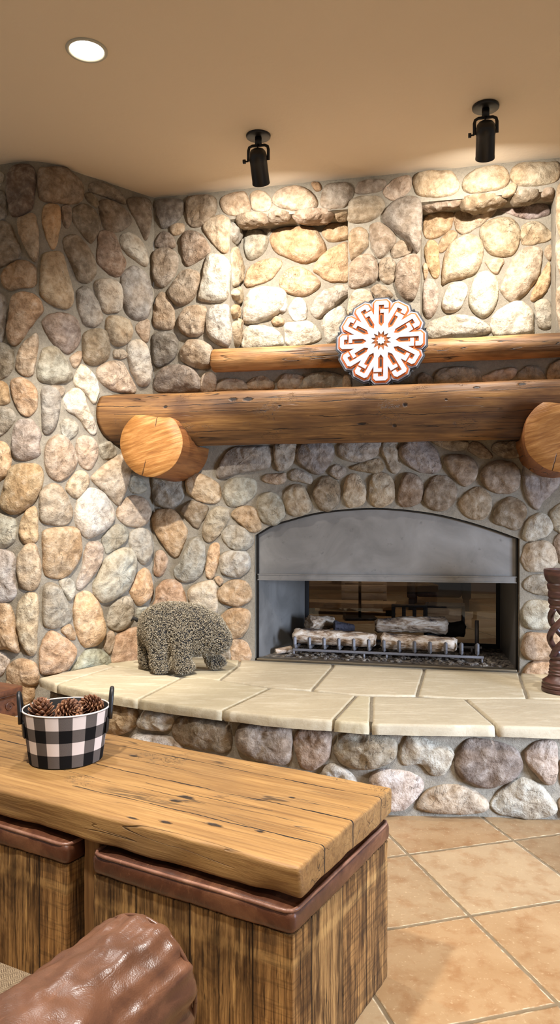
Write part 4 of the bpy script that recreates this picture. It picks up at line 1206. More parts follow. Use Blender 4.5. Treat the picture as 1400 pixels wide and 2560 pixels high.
for x, y in ((GL + .005, 0), (GL + .42, 0), (.06, 0), (GR - .01, 0), (GL + .06, .305), (GR - .06, .305)):
    b = MB(); v, f = tube([(x, y, .032), (x, y, .0)], .007, 6); b.add(v, f); b.build('leg', IRON, grate)
b = MB(); v, f = tube([(GR - .03, .30, .03), (GR - .03, .30, .20)], .012, 4); b.add(v, f); b.build('rear_post', IRON, grate)

def fire_log(p0, p1, r0, r1, label, seed, mat=None, bend=.0):
    a = Vector((*wall_xy(p0[0], p0[1]), HEARTH + p0[2])); c = Vector((*wall_xy(p1[0], p1[1]), HEARTH + p1[2])); mid = (a + c) / 2
    d = (c - a); L = d.length
    root = bpy.data.objects.new('ceramic_log', None); link(root)
    m = MB(); nl, nc = 34, 26
    def pt(i, j):
        u = i / (nl - 1); w = 2 * PI * j / nc
        r = (r0 + (r1 - r0) * u) * (1 + .20 * nz((u * L * 9, math.cos(w) * 1.2, math.sin(w) * 1.2), 1.3, seed, 3) + .07 * nz((u * L * 40, math.cos(w) * 4, math.sin(w) * 4), 1.2, seed, 2))
        if i in (0, nl - 1): r *= .72
        x = (u - .5) * L + (.012 * nz((w, 0, seed), 1, seed) if i in (0, nl - 1) else 0)
        return (x, r * math.cos(w), r * math.sin(w) + bend * (1 - (2 * u - 1) ** 2))
    v, f = grid(nl, nc, pt, closed_v=True); f.append(tuple(range(nc))); f.append(tuple((nl - 1) * nc + j for j in range(nc)))
    m.add(v, f); o = m.build('ceramic_log', mat or BARK, None); fix_normals(o.data)
    bpy.data.objects.remove(root)
    o.location = mid; o.rotation_euler = Vector((1, 0, 0)).rotation_difference(d).to_euler()
    tag(o, label, 'log', 'ceramic fire logs'); return o
CHARRED = simple('charred_log', srgb(66, 62, 70), .8, bump=(40, .9, .02))
fire_log((.80, .24, .111), (1.295, .22, .104), .046, .042, 'pale bark log lying on the left half of the grate', 1)
fire_log((1.325, .22, .103), (1.75, .20, .098), .045, .040, 'pale bark log lying on the right half of the grate', 2)
fire_log((1.27, .40, .160), (1.70, .42, .172), .042, .050, 'log half burnt black lying behind and above the right front log', 3, bend=.01)
fire_log((.86, .37, .165), (1.0, .50, .158), .050, .034, 'stub of log with a charred top on the left of the grate', 4)
fire_log((1.02, .36, .155), (1.14, .40, .145), .034, .020, 'small grey charred log end above the left front log', 5, CHARRED)
fire_log((.70, .17, .022), (.79, .22, .034), .016, .018, 'short twig lying on the ash left of the grate', 6)
fire_log((1.56, .50, .12), (1.80, .56, .14), .05, .045, 'dark charred log at the back right of the grate', 7, SOOT)

# ------------------------------------------------------------------ the room seen through the far glass
far = MB()
def wbox(s0, s1, t0, t1, z0, z1):
    P = [wall_xy(s0, t0), wall_xy(s1, t0), wall_xy(s1, t1), wall_xy(s0, t1)]
    return prism([tuple(p) for p in P], z0, z1)
FARW = simple('far_wall_paint', srgb(120, 96, 74), .9); FARWOOD = log_material('far_pale_wood', srgb(150, 120, 88), srgb(178, 148, 112), srgb(196, 168, 130), srgb(110, 84, 60), rough=.6, knots=False, crack=.2)
v, f = wbox(-1.5, 3.5, 4.2, 4.3, 0, CEIL); far.add(v, f); tag(far.build('wall_far', FARW, smooth=False), 'brown wall of the room beyond the fireplace', kind='structure')
b = MB(); v, f = wbox(-1.5, 3.5, .25, 4.3, CEIL, CEIL + .05); b.add(v, f)
b = MB(); v, f = wbox(-1.5, 3.5, .70, 4.3, -.03, .36); b.add(v, f)
o = b.build('floor_far', TILE, smooth=False); fix_normals(o.data); tag(o, 'tile floor of the room beyond the fireplace', kind='structure')
tx, ty = wall_xy(.955, 2.5)
cr = thing('slatted_crate', 'pale slatted wooden crate seen through the fireplace glass', 'crate', (tx, ty, .36), YAW + .1)
for k in range(8):
    b = MB(); v, f = rbox((-.2, 0, .03 + k * .072), (.2, .02, .088 + k * .072), .003, .5); b.add(v, f); b.build('slat', FARWOOD, cr)
for x in (-.185, .185):
    b = MB(); v, f = rbox((x - .015, .02, 0), (x + .015, .05, .6), .002, .5); b.add(v, f); b.build('upright', FARWOOD, cr)
lx, ly = wall_xy(.98, 2.0)
lm = thing('floor_stand', 'black stand with a square foot seen through the fireplace glass', 'stand', (lx, ly, .36), YAW + .25)
b = MB(); v, f = rbox((-.13, -.10, 0), (.13, .10, .02), .003, .5); b.add(v, f); b.build('base', BLACK, lm)
b = MB(); v, f = tube([(0, 0, .02), (0, 0, 1.3)], .012, 10); b.add(v, f); b.build('pole', BLACK, lm)
cx_, cy_ = wall_xy(.80, 2.32)
tb = thing('low_bench', 'pale low bench with short dark legs seen through the fireplace glass', 'bench', (cx_, cy_, .36), YAW)
b = MB(); v, f = rbox((-.34, -.10, .05), (.45, .10, .105), .006, .5); b.add(v, f); b.build('bench_top', FARWOOD, tb)
for x in (-.3, .4):
    b = MB(); v, f = rbox((x - .03, -.09, 0), (x + .03, .09, .05), .002, .5); b.add(v, f); b.build('leg', SOOT, tb)
dx_, dy_ = wall_xy(1.60, 2.95)
dv = thing('dark_armchair', 'dark armchair seen through the fireplace glass', 'armchair', (dx_, dy_, .36), YAW)
for nm, lo, hi in (('seat', (-.2, -.3, .12), (.2, .3, .3)), ('backrest', (-.2, .2, .3), (.2, .32, .8)), ('armrest', (-.28, -.3, .1), (-.2, .3, .42)), ('armrest', (.2, -.3, .1), (.28, .3, .42))):
    b = MB(); v, f = rbox(lo, hi, .03, .2); b.add(v, f); b.build(nm, SOOT, dv)
for x, y in ((-.24, -.25), (.24, -.25), (-.24, .25), (.24, .25)):
    b = MB(); v, f = rbox((x - .025, y - .025, 0), (x + .025, y + .025, .1), .003, .5); b.add(v, f); b.build('leg', SOOT, dv)
bx_, by_ = wall_xy(1.665, 1.72)
wbx = thing('wooden_box', 'tan wooden box with a black frame seen through the fireplace glass', 'box', (bx_, by_, .36), YAW)
b = MB(); v, f = rbox((-.13, 0, .01), (.13, .2, .145), .004, .2); b.add(v, f); b.build('box_body', FARWOOD, wbx)
for lo, hi in (((-.15, -.012, 0), (-.13, .21, .165)), ((.13, -.012, 0), (.15, .21, .165)), ((-.13, -.012, .146), (.13, .21, .165))):
    b = MB(); v, f = rbox(lo, hi, .003, .3); b.add(v, f); b.build('frame_bar', SOOT, wbx)
rx_, ry_ = wall_xy(1.40, 1.66)
rk = thing('black_rack', 'small black barred rack seen through the fireplace glass', 'rack', (rx_, ry_, .36), YAW)
for x in (-.12, -.04, .04, .12):
    b = MB(); v, f = rbox((x - .014, -.012, 0), (x + .014, .012, .15), .002, .2); b.add(v, f); b.build('bar', SOOT, rk)
b = MB(); v, f = rbox((-.135, -.014, .151), (.135, .014, .172), .004, .2); b.add(v, f); b.build('top_rail', SOOT, rk)

# ------------------------------------------------------------------ ceiling lamps
def down_to(p, q): return Vector(q) - Vector(p)
dl = thing('ceiling_downlight', 'round lit recessed downlight in the plaster ceiling', 'ceiling light', (-.78, 3.068, CEIL))
b = MB(); v, f = lathe([(.066, .0), (.070, -.006), (.079, -.007), (.083, -.003), (.083, .004)], 48); b.add(v, [q for q in f if len(q) == 4]); b.build('trim_ring', GREYTRIM, dl)
b = MB(); v, f = lathe([(.0001, -.001), (.067, -.001), (.067, .004), (.0001, .004)], 48); b.add(v, f); b.build('lens', LENS, dl)

def spot(x, y, aim, label):
    root = thing('ceiling_spotlight', label, 'spotlight', (x, y, CEIL))
    b = MB(); v, f = lathe([(.057, -.014), (.060, -.012), (.061, -.004), (.060, .0)], 40); b.add(v, f); b.build('canopy', BLACK, root)
    b = MB(); v, f = lathe([(.017, -.052), (.017, -.013)], 16); b.add(v, f); b.build('stem', BLACK, root)
    d = Vector(aim) - Vector((x, y, CEIL - .13)); d.normalize()
    side = Vector((d.y, -d.x, 0)).normalized()          # yoke axis
    if side.x < 0: side = -side
    up = side.cross(d) if side.cross(d).z > 0 else -side.cross(d)
    piv = Vector((0, 0, -.128))
    # yoke: flat strap from stem down to the pivot on both sides
    hw = .050
    path = [piv - side * hw, Vector((0, 0, -.075)) - side * hw, Vector((0, 0, -.060)) - side * (hw - .004), Vector((0, 0, -.053)) - side * (hw - .018), Vector((0, 0, -.053)), Vector((0, 0, -.053)) + side * (hw - .018), Vector((0, 0, -.060)) + side * (hw - .004), Vector((0, 0, -.075)) + side * hw, piv + side * hw]
    b = MB(); v, f = tube([tuple(p) for p in path], .0075, 8, flat=.35, up=tuple(side.cross(Vector((0, 0, 1))))); b.add(v, f); b.build('yoke', BLACK, root)
    # head
    prof = [(.0005, -.058), (.018, -.057), (.031, -.051), (.040, -.040), (.044, -.024), (.0445, .0), (.043, .004), (.0435, .10), (.0445, .104), (.0445, .112), (.041, .112), (.040, .02), (.036, -.02), (.0005, -.03)]
    v, f = lathe(prof, 36); M = Matrix((side, up, d)).transposed()
    if M.determinant() < 0: M = Matrix((-side, up, d)).transposed()
    b = MB(); b.add([tuple(M @ Vector(p) + piv) for p in v], f); o = b.build('lamp_head', BLACK, root, angle=.6)
    b = MB(); v, f = tube([tuple(piv - side * .05), tuple(piv - side * .064)], .004, 8); b.add(v, f)
    v, f = tube([tuple(piv - side * .064), tuple(piv - side * .078)], .0105, 10); b.add(v, f); b.build('knob', BLACK, root)
    b = MB(); q = piv - d * .056; v, f = tube([(.004, 0, -.052), (-.004, -.004, -.062), tuple(q * .5 + Vector((0, 0, -.035))), tuple(q)], .0035, 6); b.add(v, f); b.build('cord', BLACK, root)
    src = Vector((x, y, CEIL)) + piv + d * .098
    return src, d
def P3(s, t, z): return (*wall_xy(s, t), z)
src1, d1 = spot(-.107, 3.76, P3(.74, RECESS, 2.14), 'black ceiling spotlight aimed at the left niche, nearer the downlight')
src2, d2 = spot(.945, 3.492, P3(1.88, RECESS, 2.18), 'black ceiling spotlight aimed at the right niche, nearer the right edge')

# ------------------------------------------------------------------ candle holder
chx, chy = 1.352, 3.62
ch = thing('candle_holder', 'dark twisted wooden candle holder standing on the right end of the hearth', 'candle holder', (chx, chy, HEARTH + .0015))
b = MB(); v, f = lathe([(.098, 0), (.102, .004), (.102, .016), (.098, .019), (.101, .024), (.101, .034), (.096, .038), (.098, .048), (.086, .056), (.074, .066), (.068, .078), (.071, .086), (.067, .092), (.069, .100), (.065, .106), (.067, .116), (.064, .124), (.067, .140), (.060, .152), (.066, .160), (.066, .168), (.02, .170)], 48); b.add(v, f); b.build('base', DWOOD, ch, angle=.5)
for k in range(4):
    b = MB(); path = []
    for i in range(25):
        u = i / 24; a = k * PI / 2 + u * PI * 1.1; r = .052 + .012 * math.sin(PI * u); path.append((r * math.cos(a), r * math.sin(a), .164 + .235 * u))
    v, f = tube(path, .015, 12); b.add(v, f); b.build('twisted_strand', DWOOD, ch)
b = MB(); v, f = lathe([(.02, .392), (.066, .394), (.068, .402), (.064, .410), (.071, .420), (.072, .436), (.068, .442), (.073, .450), (.073, .470), (.069, .478), (.075, .488), (.077, .508), (.073, .516), (.084, .530), (.090, .552), (.092, .572), (.090, .580), (.076, .580), (.07, .56), (.005, .555)], 48); b.add(v, f); b.build('cup', DWOOD, ch, angle=.5)

# ------------------------------------------------------------------ wire bear
bear = thing('bear_figure', 'small curly wire bear figure standing on the hearth', 'bear figure', (-.525, 4.06, HEARTH + .0015), -.06)
mbd = bpy.data.metaballs.new('tmp_meta'); mbd.resolution = .012; mbd.render_resolution = .012; mbd.threshold = .6
mo = bpy.data.objects.new('tmp_meta', mbd); C.objects.link(mo)
def ball(x, y, z, rx, ry, rz, rot=0):
    e = mbd.elements.new(); e.type = 'ELLIPSOID'; k = 1.55
    m_ = max(rx, ry, rz); e.co = (x, y, z); e.radius = m_ * k; e.size_x, e.size_y, e.size_z = rx / m_, ry / m_, rz / m_
    if rot: e.rotation = Matrix.Rotation(rot, 3, 'Y').to_quaternion()
ball(-.115, 0, .225, .128, .108, .125); ball(.0, 0, .23, .138, .105, .128); ball(.10, 0, .225, .11, .09, .105); ball(-.02, 0, .15, .16, .08, .08); ball(.09, 0, .145, .09, .075, .075); ball(.176, -.01, .175, .076, .070, .10); ball(.222, -.015, .155, .046, .042, .058)
for x, y, w, dx in ((-.195, .055, .05, -.005), (-.115, -.065, .052, .01), (.015, -.075, .05, .0), (.115, .05, .046, .05)):
    for q in range(5):
        u = q / 4; ball(x + dx * u, y, .19 - .16 * u, w * (1 - .12 * u), w * (1 - .12 * u), w)
    ball(x + dx + .025, y, .026, .048, .036, .026)
bpy.context.view_layer.update()
dg = bpy.context.evaluated_depsgraph_get()
me = bpy.data.meshes.new_from_object(mo.evaluated_get(dg)); me.name = 'body'
bpy.data.objects.remove(mo); bpy.data.metaballs.remove(mbd)
zmin = min(p.co.z for p in me.vertices)
for p in me.vertices: p.co.z -= zmin
me.materials.clear(); me.materials.append(MOSS)
for p in me.polygons: p.use_smooth = True
bo = bpy.data.objects.new('body', me); link(bo, bear)
xs = [p.co.x for p in me.vertices]; zs = [p.co.z for p in me.vertices]; print('BEAR', min(xs), max(xs), max(zs))
# coat of curled wire
tri = []; rr = random.Random(3)
me.calc_loop_triangles()
areas = [t_.area for t_ in me.loop_triangles]; tot = sum(areas); cum = np.cumsum(areas)
coat = MB(); NV = 9
for k in range(21000):
    ti = int(np.searchsorted(cum, rr.random() * tot)); ti = min(ti, len(areas) - 1); t_ = me.loop_triangles[ti]
    a, b_, c_ = [me.vertices[i].co for i in t_.vertices]; u, w = rr.random(), rr.random()
    if u + w > 1: u, w = 1 - u, 1 - w
    p = a + (b_ - a) * u + (c_ - a) * w; nrm = t_.normal
    if p.z < .006: continue
    R = rr.uniform(.0032, .0056); t1 = nrm.orthogonal().normalized(); t1.rotate(Matrix.Rotation(rr.uniform(0, 2 * PI), 3, nrm))
    ax1 = (nrm + t1 * rr.uniform(-.9, .9)).normalized(); ax2 = ax1.cross(nrm.cross(t1) + t1 * .3).normalized()
    cpt = p + nrm * rr.uniform(.0, .006); a0 = rr.uniform(0, 2 * PI); span = rr.uniform(3.4, 5.6)
    path = [cpt + ax1 * (R * math.cos(a0 + span * i / (NV - 1))) + ax2 * (R * math.sin(a0 + span * i / (NV - 1))) for i in range(NV)]
    if min(q.z for q in path) < .001: continue
    v, f = tube(path, .00095, 3, cap=False); coat.add(v, f)
o = coat.build('curly_wire_coat', WIRE, bear, smooth=False); tag(o, 'taupe curled wire coat', kind='stuff')
b = MB(); v, f = lathe([(.0005, -.016), (.010, -.013), (.016, -.004), (.016, .005), (.010, .013), (.0005, .016)], 20); b.add([(x * .8 + .262, y - .015, z + .168) for x, y, z in v], f); b.build('nose', BLACK, bear)
for sy_ in (-.058, .038):
    b = MB(); v, f = lathe([(.0005, -.018), (.014, -.012), (.019, .0), (.013, .014), (.0005, .019)], 16); b.add([(x * .5 + .125, y + sy_, z + .295) for x, y, z in v], f); b.build('ear', MOSS, bear)
b = MB(); v, f = tube([(-.235, 0, .27), (-.262, -.006, .285), (-.272, -.008, .268)], [.012, .010, .003], 8); b.add(v, f); b.build('tail', MOSS, bear)

# ------------------------------------------------------------------ table, ottomans, sofa: common frame
TY = math.atan2(-.4934, .8698)
TF = (.0416, 1.580)
table = thing('coffee_table', 'long rustic plank coffee table with cracked honey-coloured top', 'table', (TF[0], TF[1], 0), TY)
T0, T1 = .4385, .5075; TL, TWD = -1.685, .531
def tfn(p, n):
    x, y, z = p
    e = .5 * (nz((x, y * .3, z), 3.2, 2, 3))
    if y < .03: y += .012 * nz((x, 0, z), 4.0, 5, 3) + (.010 if z < .46 else 0) * nz((x, 3, 0), 9, 1, 2)
    if y > TWD - .03: y += .010 * nz((x, 9, z), 4.0, 5, 3)
    if x > -.03: x += .006 * nz((0, y, z), 6, 7, 3)
    z += .0022 * nz((x * .5, y * 4, 0), 3, 8, 3) if z > .47 else .003 * nz((x, y * 3, 0), 4, 9, 2)
    return np.array([x, y, z])
b = MB(); v, f = rbox((TL, 0, T0), (0, TWD, T1), .009, .016, tfn); b.add(v, f); b.build('tabletop', PLANK, table)
for x0, y0 in ((-.628, .022), (-.628, TWD - .09), (-1.66, .022), (-1.66, TWD - .09)):
    b = MB(); v, f = rbox((x0, y0, 0), (x0 + .052, y0 + .062, T0 - .004), .006, .03, lambda p, n: p + n * .002 * nz(p, 20, 3, 2)); b.add(v, f); b.build('leg', POST, table)

def ottoman(xr, label):
    ox = np.array([.0288, 1.569]) + np.array([.8698, -.4934]) * xr
    root = thing('ottoman', label, 'ottoman', (ox[0], ox[1], 0), TY, 'leather topped ottomans under the table')
    L, Dp = .564, .545
    b = MB(); v, f = rbox((-L + .006, .006, .0), (-.006, Dp - .006, .366), .004, .02, lambda p, n: p + n * .0016 * nz(p, 30, xr + 3, 3)); b.add(v, f); b.build('barn_wood_box', BARN, root)
    def puff(p, n):
        x, y, z = p
        u = (x + L / 2) / (L / 2); w = (y - Dp / 2) / (Dp / 2)
        if z > .39: z += .013 * (1 - u ** 4) * (1 - w ** 4)
        k = .0022 * nz((x, y, z * .6), 9, xr + 2, 2) + .0012 * nz((x, y, z), 40, xr, 2)
        q = np.array([x, y, z]); return q + n * k
    b = MB(); v, f = rbox((-L, 0, .366), (0, Dp, .418), .016, .014, puff); b.add(v, f); cu = b.build('cushion', LEATHER2, root)
    pth = []
    i0, i1, j0, j1, z = -L + .004, -.004, .004, Dp - .004, .4165
    cor = [(i0, j0), (i1, j0), (i1, j1), (i0, j1)]
    for (xa, ya), (xb, yb) in zip(cor, cor[1:] + cor[:1]):
        for k in range(30): 
            u = k / 30; x = xa + (xb - xa) * u; y = ya + (yb - ya) * u; pth.append((x, y, z + .0016 * nz((x, y, 0), 16, 4, 2)))
    P = np.array(pth)
    # round the corners of the loop
    for _ in range(2): P = (np.roll(P, 1, 0) + P * 2 + np.roll(P, -1, 0)) / 4
    b = MB(); v, f = tube([tuple(p) for p in P] + [tuple(P[0]), ], .0046, 8, cap=False); b.add(v, f); b.build('piping', PIPE, cu)
    return root
ottoman(0, 'barn wood ottoman with brown leather cushion at the right end of the table')
ottoman(-.640, 'barn wood ottoman left of the table leg, cut by the left edge of the photo')

# ------------------------------------------------------------------ sofa in the foreground
AX = np.array([-.2106, 1.231]); AR = .103; AZ = .497
sofa = thing('leather_sofa', 'brown leather sofa with rolled arm and tweed seat in the foreground', 'sofa', (AX[0], AX[1], 0), TY)
b = MB(); NLs, NCs = 150, 90
def wrinkle(x, y, a):
    w = 0
    for q, (fr, am) in enumerate(((8, .0080), (20, .0040))):
        n_ = nz((math.cos(a) * AR * 1.3 + q, y * (.75 if q == 0 else 1.0), math.sin(a) * AR * 1.3), fr, 3.7 + q * 4, 2)
        w += am * (abs(n_) * 1.5 - .3)
    return w
def apt(i, j):
    a = 2 * PI * j / NCs
    # profile along y: body then a rounded front
    if i < NLs - 22: y = -1.25 + 1.20 * i / (NLs - 23); k = 1.0
    else:
        u = (i - (NLs - 23)) / 22; y = -.05 + .05 * math.sin(u * PI / 2); k = max(.0, (1 - (u) ** 3.2)) ** .5
        if u >= 1: k = .002
    fl = 1 + .05 * max(0, 1 + y / .15)
    r = AR * k * fl
    w = wrinkle(0, y, a) * min(1, k * 1.2)
    # puckers running back from the front seam
    if y > -.22: w += .0035 * math.sin(a * 17 + 2 * nz((a, 0, 0), 2, 1)) * max(0, (y + .22) / .22) * (k > .3)
    r += w * (k if k < 1 else 1)
    return (r * math.cos(a) * 1.0, y, AZ + r * math.sin(a))
v, f = grid(NLs, NCs, apt, closed_v=True); b.add(v, f); o = b.build('rolled_arm', LEATHER, sofa); fix_normals(o.data)
wp = []
for j in range(49):
    a = 2 * PI * j / 48; r = AR * 1.0; wp.append((r * math.cos(a), -.018, AZ + r * math.sin(a)))
b = MB(); v, f = tube(wp, .0035, 8, cap=False); b.add(v, f); b.build('arm_piping', LEATHER, o)
b = MB(); v, f = rbox((-.085, -1.25, .06), (.075, -.015, AZ - .03), .02, .04, lambda p, n: p + n * .004 * nz(p, 7, 2, 3)); b.add(v, f); b.build('arm_panel', LEATHER, sofa)
b = MB(); v, f = rbox((-1.3, -1.25, .06), (-.088, -.06, .29), .02, .06); b.add(v, f); b.build('seat_base', LEATHER, sofa)
b = MB(); v, f = rbox((-1.3, -1.2, .292), (-.10, -.02, .452), .035, .03, lambda p, n: p + n * .004 * nz(p, 5, 6, 2)); b.add(v, f); o = b.build('seat_cushion', TWEED, sofa); tag(o, 'brown herringbone tweed seat cushion')
for x, y in ((-.02, -.06), (-.02, -1.2), (-1.25, -.1), (-1.25, -1.2)):
    b = MB(); v, f = rbox((x - .03, y - .03, 0), (x + .03, y + .03, .07), .004, .1); b.add(v, f); b.build('foot', DWOOD, sofa)

# ------------------------------------------------------------------ carved side table at the left
tx_, ty_ = -1.048, 3.10
st = thing('carved_side_table', 'dark carved wooden side table at the left edge behind the coffee table', 'side table', (tx_, ty_, 0), TY)
b = MB(); v, f = rbox((-.6, -.75, .510), (.0, .0, .538), .006, .1); b.add(v, f); b.build('table_top', CHEST, st)
b = MB(); v, f = rbox((-.58, -.73, .417), (-.012, -.012, .510), .003, .1); b.add(v, f); ap = b.build('apron', CHEST, st)
b = MB()
for k in range(9):
    y0 = -.06 - k * .075
    pth = [( -.011, y0 + .026 * math.cos(q) * (1 - q / 9), .463 + .022 * math.sin(q) * (1 - q / 9)) for q in np.linspace(0, 7, 18)]
    v, f = tube(pth, .0035, 6); b.add(v, f)
for z in (.427, .500):
    v, f = tube([(-.011, -.70, z), (-.011, -.03, z)], .004, 6); b.add(v, f)
b.build('carving', CHEST, ap)
for x, y in ((-.05, -.05), (-.55, -.05), (-.05, -.70), (-.55, -.70)):
    b = MB(); v, f = rbox((x - .03, y - .03, 0), (x + .03, y + .03, .417), .005, .2); b.add(v, f); b.build('leg', CHEST, st)

# ------------------------------------------------------------------ basket and pine cones
bk = thing('oval_bucket', 'black and white buffalo check bucket with black handles on the coffee table', 'bucket', (-.640, 2.275, T1 + .003), .24)
BH, BA, BB_ = .152, .127, .118
def bwall(a, z, extra=0):
    k = .84 + .16 * z / BH
    return ((BA * k + extra) * math.cos(a), (BB_ * k + extra) * math.sin(a), z)
NB = 96
def shell(zs, extra, flip=False):
    v, f = grid(NB, len(zs), lambda i, j: bwall(2 * PI * i / NB, zs[j], extra), closed_u=True)
    return v, ([q[::-1] for q in f] if flip else f)
me_b = MB(); zz = [BH * i / 8 for i in range(9)]
v, f = shell(zz, 0); me_b.add(v, f)
o = me_b.build('cloth_side', CHECK, bk)
uvl = o.data.uv_layers.new(name='UVMap')
for poly in o.data.polygons:
    ia = [o.data.loops[l].vertex_index // 9 for l in poly.loop_indices]; wrap = max(ia) - min(ia) > 2
    for l in poly.loop_indices:
        vi = o.data.loops[l].vertex_index; i, j = divmod(vi, 9)
        if wrap and i == 0: i = NB
        uvl.data[l].uv = ((i / NB) * .745 + .0165, zz[j] + .0375 - .0)
b = MB(); v, f = shell([.006, BH * .5, BH], -.003, True); b.add(v, f); v, f = lathe([(.0001, .004), (.84, .004), (.84, .008), (.0001, .008)], NB, BA - .004, BB_ - .004); b.add(v, f); b.build('liner', LINER, bk)
b = MB(); v, f = tube([bwall(2 * PI * i / NB, BH, -.0015) for i in range(NB + 1)], .0026, 8, cap=False); b.add(v, f); b.build('rim', simple('pale_rim', srgb(205, 198, 190), .6), bk)
for sg in (1, -1):
    base = (BA) * sg; pth = []
    for q in np.linspace(0, PI, 17):
        pth.append((base * (.975 + .05 * math.sin(q)) + sg * .004, .028 * math.cos(q), BH - .035 + .085 * math.sin(q) ** .8 if math.sin(q) > 0 else BH - .035))
    b = MB(); v, f = tube(pth, .0065, 8); b.add(v, f); hd = b.build('handle', RUBBER, bk)
    for y in (.028, -.028):
        k = .84 + .16 * (BH - .05) / BH
        b = MB(); v, f = rbox((-.003, -.014, -.024), (.003, .014, .024), .003, .01); a = math.atan2(y / BB_, sg * 1.0)
        pos = bwall(a, BH - .052, .003); b.add([(x * math.cos(a) - yy * math.sin(a) + pos[0] + sg * .002 * (z / .024), x * math.sin(a) + yy * math.cos(a) + pos[1], z + pos[2]) for x, yy, z in v], f); b.build('handle_tab', RUBBER, hd)

def pine_cone(x, y, z, L, R, rot, label, seed):
    rr = random.Random(seed); m = MB()
    v, f = lathe([(.001, 0), (R * .35, L * .1), (R * .4, L * .5), (.001, L * .95)], 8); m.add(v, f)
    n = 84
    for k in range(n):
        u = (k + .5) / n; a = k * 2.39996; zc = L * (.05 + .9 * u); rad = R * (math.sin(PI * min(1, u * .82 + .14)) ** .7)
        el = .15 + 1.0 * u; ln = rad * .62 + .004; wd = .0085 * (1.15 - .6 * u) * R / .03
        rows = []
        for i in range(5):
            q = i / 4; w = wd * math.sin(PI * (.18 + .72 * q)) * 1.1; th = .0022 * (1 - .6 * q)
            pr = rad * .38 + ln * q * math.cos(el); pz = zc + ln * q * math.sin(el) * .7 + .25 * ln * q * q
            rows.append([(pr, -w, pz), (pr + .001, 0, pz - th - .0015 * q), (pr, w, pz), (pr - .001, 0, pz + th * .6)])
        vv = [(p[0] * math.cos(a) - p[1] * math.sin(a), p[0] * math.sin(a) + p[1] * math.cos(a), p[2]) for r_ in rows for p in r_]
        ff = [(i * 4 + j, i * 4 + (j + 1) % 4, (i + 1) * 4 + (j + 1) % 4, (i + 1) * 4 + j) for i in range(4) for j in range(4)] + [(16, 17, 18, 19)]
        m.add(vv, ff)
    M = Matrix.Rotation(rot[2], 3, 'Z') @ Matrix.Rotation(rot[0], 3, 'X')
    m.v = [tuple(M @ (Vector(p) - Vector((0, 0, L / 2))) + Vector((0, 0, 0))) for p in m.v]
    o = m.build('pine_cone', CONE, None); fix_normals(o.data)
    Rz = Matrix.Rotation(.24, 3, 'Z'); w = Rz @ Vector((x, y, 0)); o.location = (-.640 + w.x, 2.275 + w.y, T1 + .003 + z)
    tag(o, label, 'pine cone', 'pine cones in the bucket')
pine_cone(-.072, .008, .136, .085, .040, (.1, 0, 0), 'pine cone standing tip up at the left side of the bucket', 1)
pine_cone(.006, -.012, .138, .075, .042, (1.25, 0, .9), 'broad open pine cone lying in the middle of the bucket', 2)
pine_cone(.074, .022, .142, .075, .038, (1.2, 0, -.6), 'pine cone at the right side of the bucket by the handle', 3)
pine_cone(-.03, -.062, .108, .07, .034, (1.4, 0, 1.9), 'pine cone low against the front rim of the bucket', 4)
pine_cone(.045, -.06, .112, .07, .033, (1.3, 0, -2.1), 'pine cone low at the front right of the bucket', 5)
pine_cone(-.03, .035, .075, .08, .038, (1.5, 0, .2), 'pine cone buried at the bottom of the bucket', 6)
pine_cone(.05, .02, .062, .08, .038, (1.5, 0, 1.2), 'pine cone buried under the right cone in the bucket', 7)

# ------------------------------------------------------------------ light
def lamp(kind, name, loc, power, col, aim=None, **k):
    l = bpy.data.lights.new(name, kind); l.energy = power; l.color = col
    for a, q in k.items(): setattr(l, a, q)
    o = bpy.data.objects.new(name, l); o.location = loc; C.objects.link(o)
    if aim is not None: o.rotation_euler = (Vector(aim) - Vector(loc)).to_track_quat('-Z', 'Y').to_euler()
    return o
WARM = (1, .86, .68); NEUT = (1, .965, .92)
lamp('AREA', 'downlight_or_fill', (-.78, 3.068, CEIL - .012), 13, NEUT, (-.78, 3.068, 0), shape='DISK', size=.13, spread=2.2)
for x, y, p, aim, cone in ((-.50, 1.95, 480, (-1.15, 4.2, .95), .80), (1.9, 1.9, 440, (2.2, 3.7, .6), .70)):      # adjustable downlights above the frame
    lamp('SPOT', 'downlight_beam', (x, y, CEIL - .02), p, NEUT, aim, spot_size=cone, spot_blend=.7, shadow_soft_size=.035)
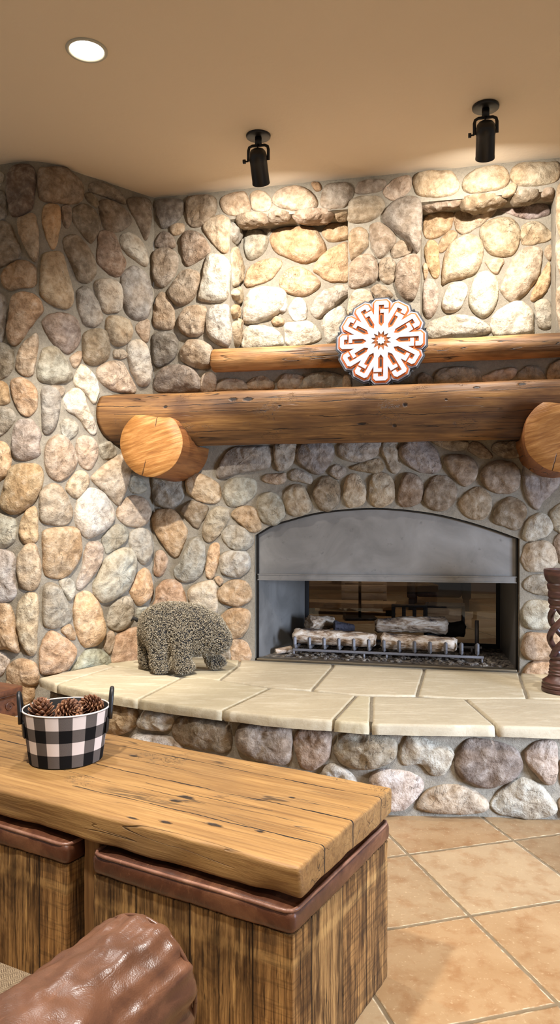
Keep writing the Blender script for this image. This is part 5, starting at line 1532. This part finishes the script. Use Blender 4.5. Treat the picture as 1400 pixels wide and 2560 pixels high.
for x, y, p in ((.75, 1.7, 22), (-.75, 1.3, 26), (.2, -.6, 14)):  # unseen fill lights added at ceiling height for the table, sofa and floor
    lamp('AREA', 'downlight_or_fill', (x, y, CEIL - .012), p, NEUT, (x, y, 0), shape='DISK', size=.13, spread=1.8)
for s_, d_ in ((src1, d1), (src2, d2)):
    lamp('SPOT', 'spot_bulb', tuple(s_), 32, NEUT, tuple(s_ + d_), spot_size=1.5, spot_blend=1.0, shadow_soft_size=.02)
    lamp('POINT', 'spot_bulb_spill', tuple(s_ - d_ * .01), 52, NEUT, shadow_soft_size=.015)
lamp('AREA', 'window_daylight', (3.4, 1.0, .95), 42, (.60, .74, 1), (0.95, 3.1, .12), shape='RECTANGLE', size=1.0, size_y=1.0, spread=1.2)
lamp('AREA', 'far_room_fill', (*wall_xy(1.5, 2.2), 2.6), 12, WARM, (*wall_xy(1.4, 2.0), 0), shape='DISK', size=.4)  # unseen fill light added to brighten the space behind the rear glass
w = bpy.data.worlds.new('room_ambient'); bpy.context.scene.world = w; w.use_nodes = True
bg = w.node_tree.nodes['Background']; bg.inputs[0].default_value = (1, .97, .94, 1); bg.inputs[1].default_value = .20

# ------------------------------------------------------------------ camera
cam = bpy.data.cameras.new('camera'); cam.sensor_fit = 'VERTICAL'; cam.sensor_height = 36; cam.lens = 36 * 1900 / 2560; cam.shift_y = -3 / 2560
co = bpy.data.objects.new('camera', cam); co.location = (0, 0, EYE); co.rotation_euler = (PI / 2, 0, 0); C.objects.link(co)
sc = bpy.context.scene; sc.camera = co
vs = sc.view_settings; sc.display_settings.display_device = 'sRGB'
vs.view_transform = 'Standard'; vs.look = 'None'; vs.gamma = 1; vs.use_curve_mapping = False; vs.exposure = 0.64
cy = sc.cycles; cy.max_bounces = 6; cy.diffuse_bounces = 3; cy.glossy_bounces = 3; cy.transmission_bounces = 4; cy.transparent_max_bounces = 6
cy.use_adaptive_sampling = True; cy.adaptive_threshold = .05; cy.caustics_reflective = False; cy.caustics_refractive = False
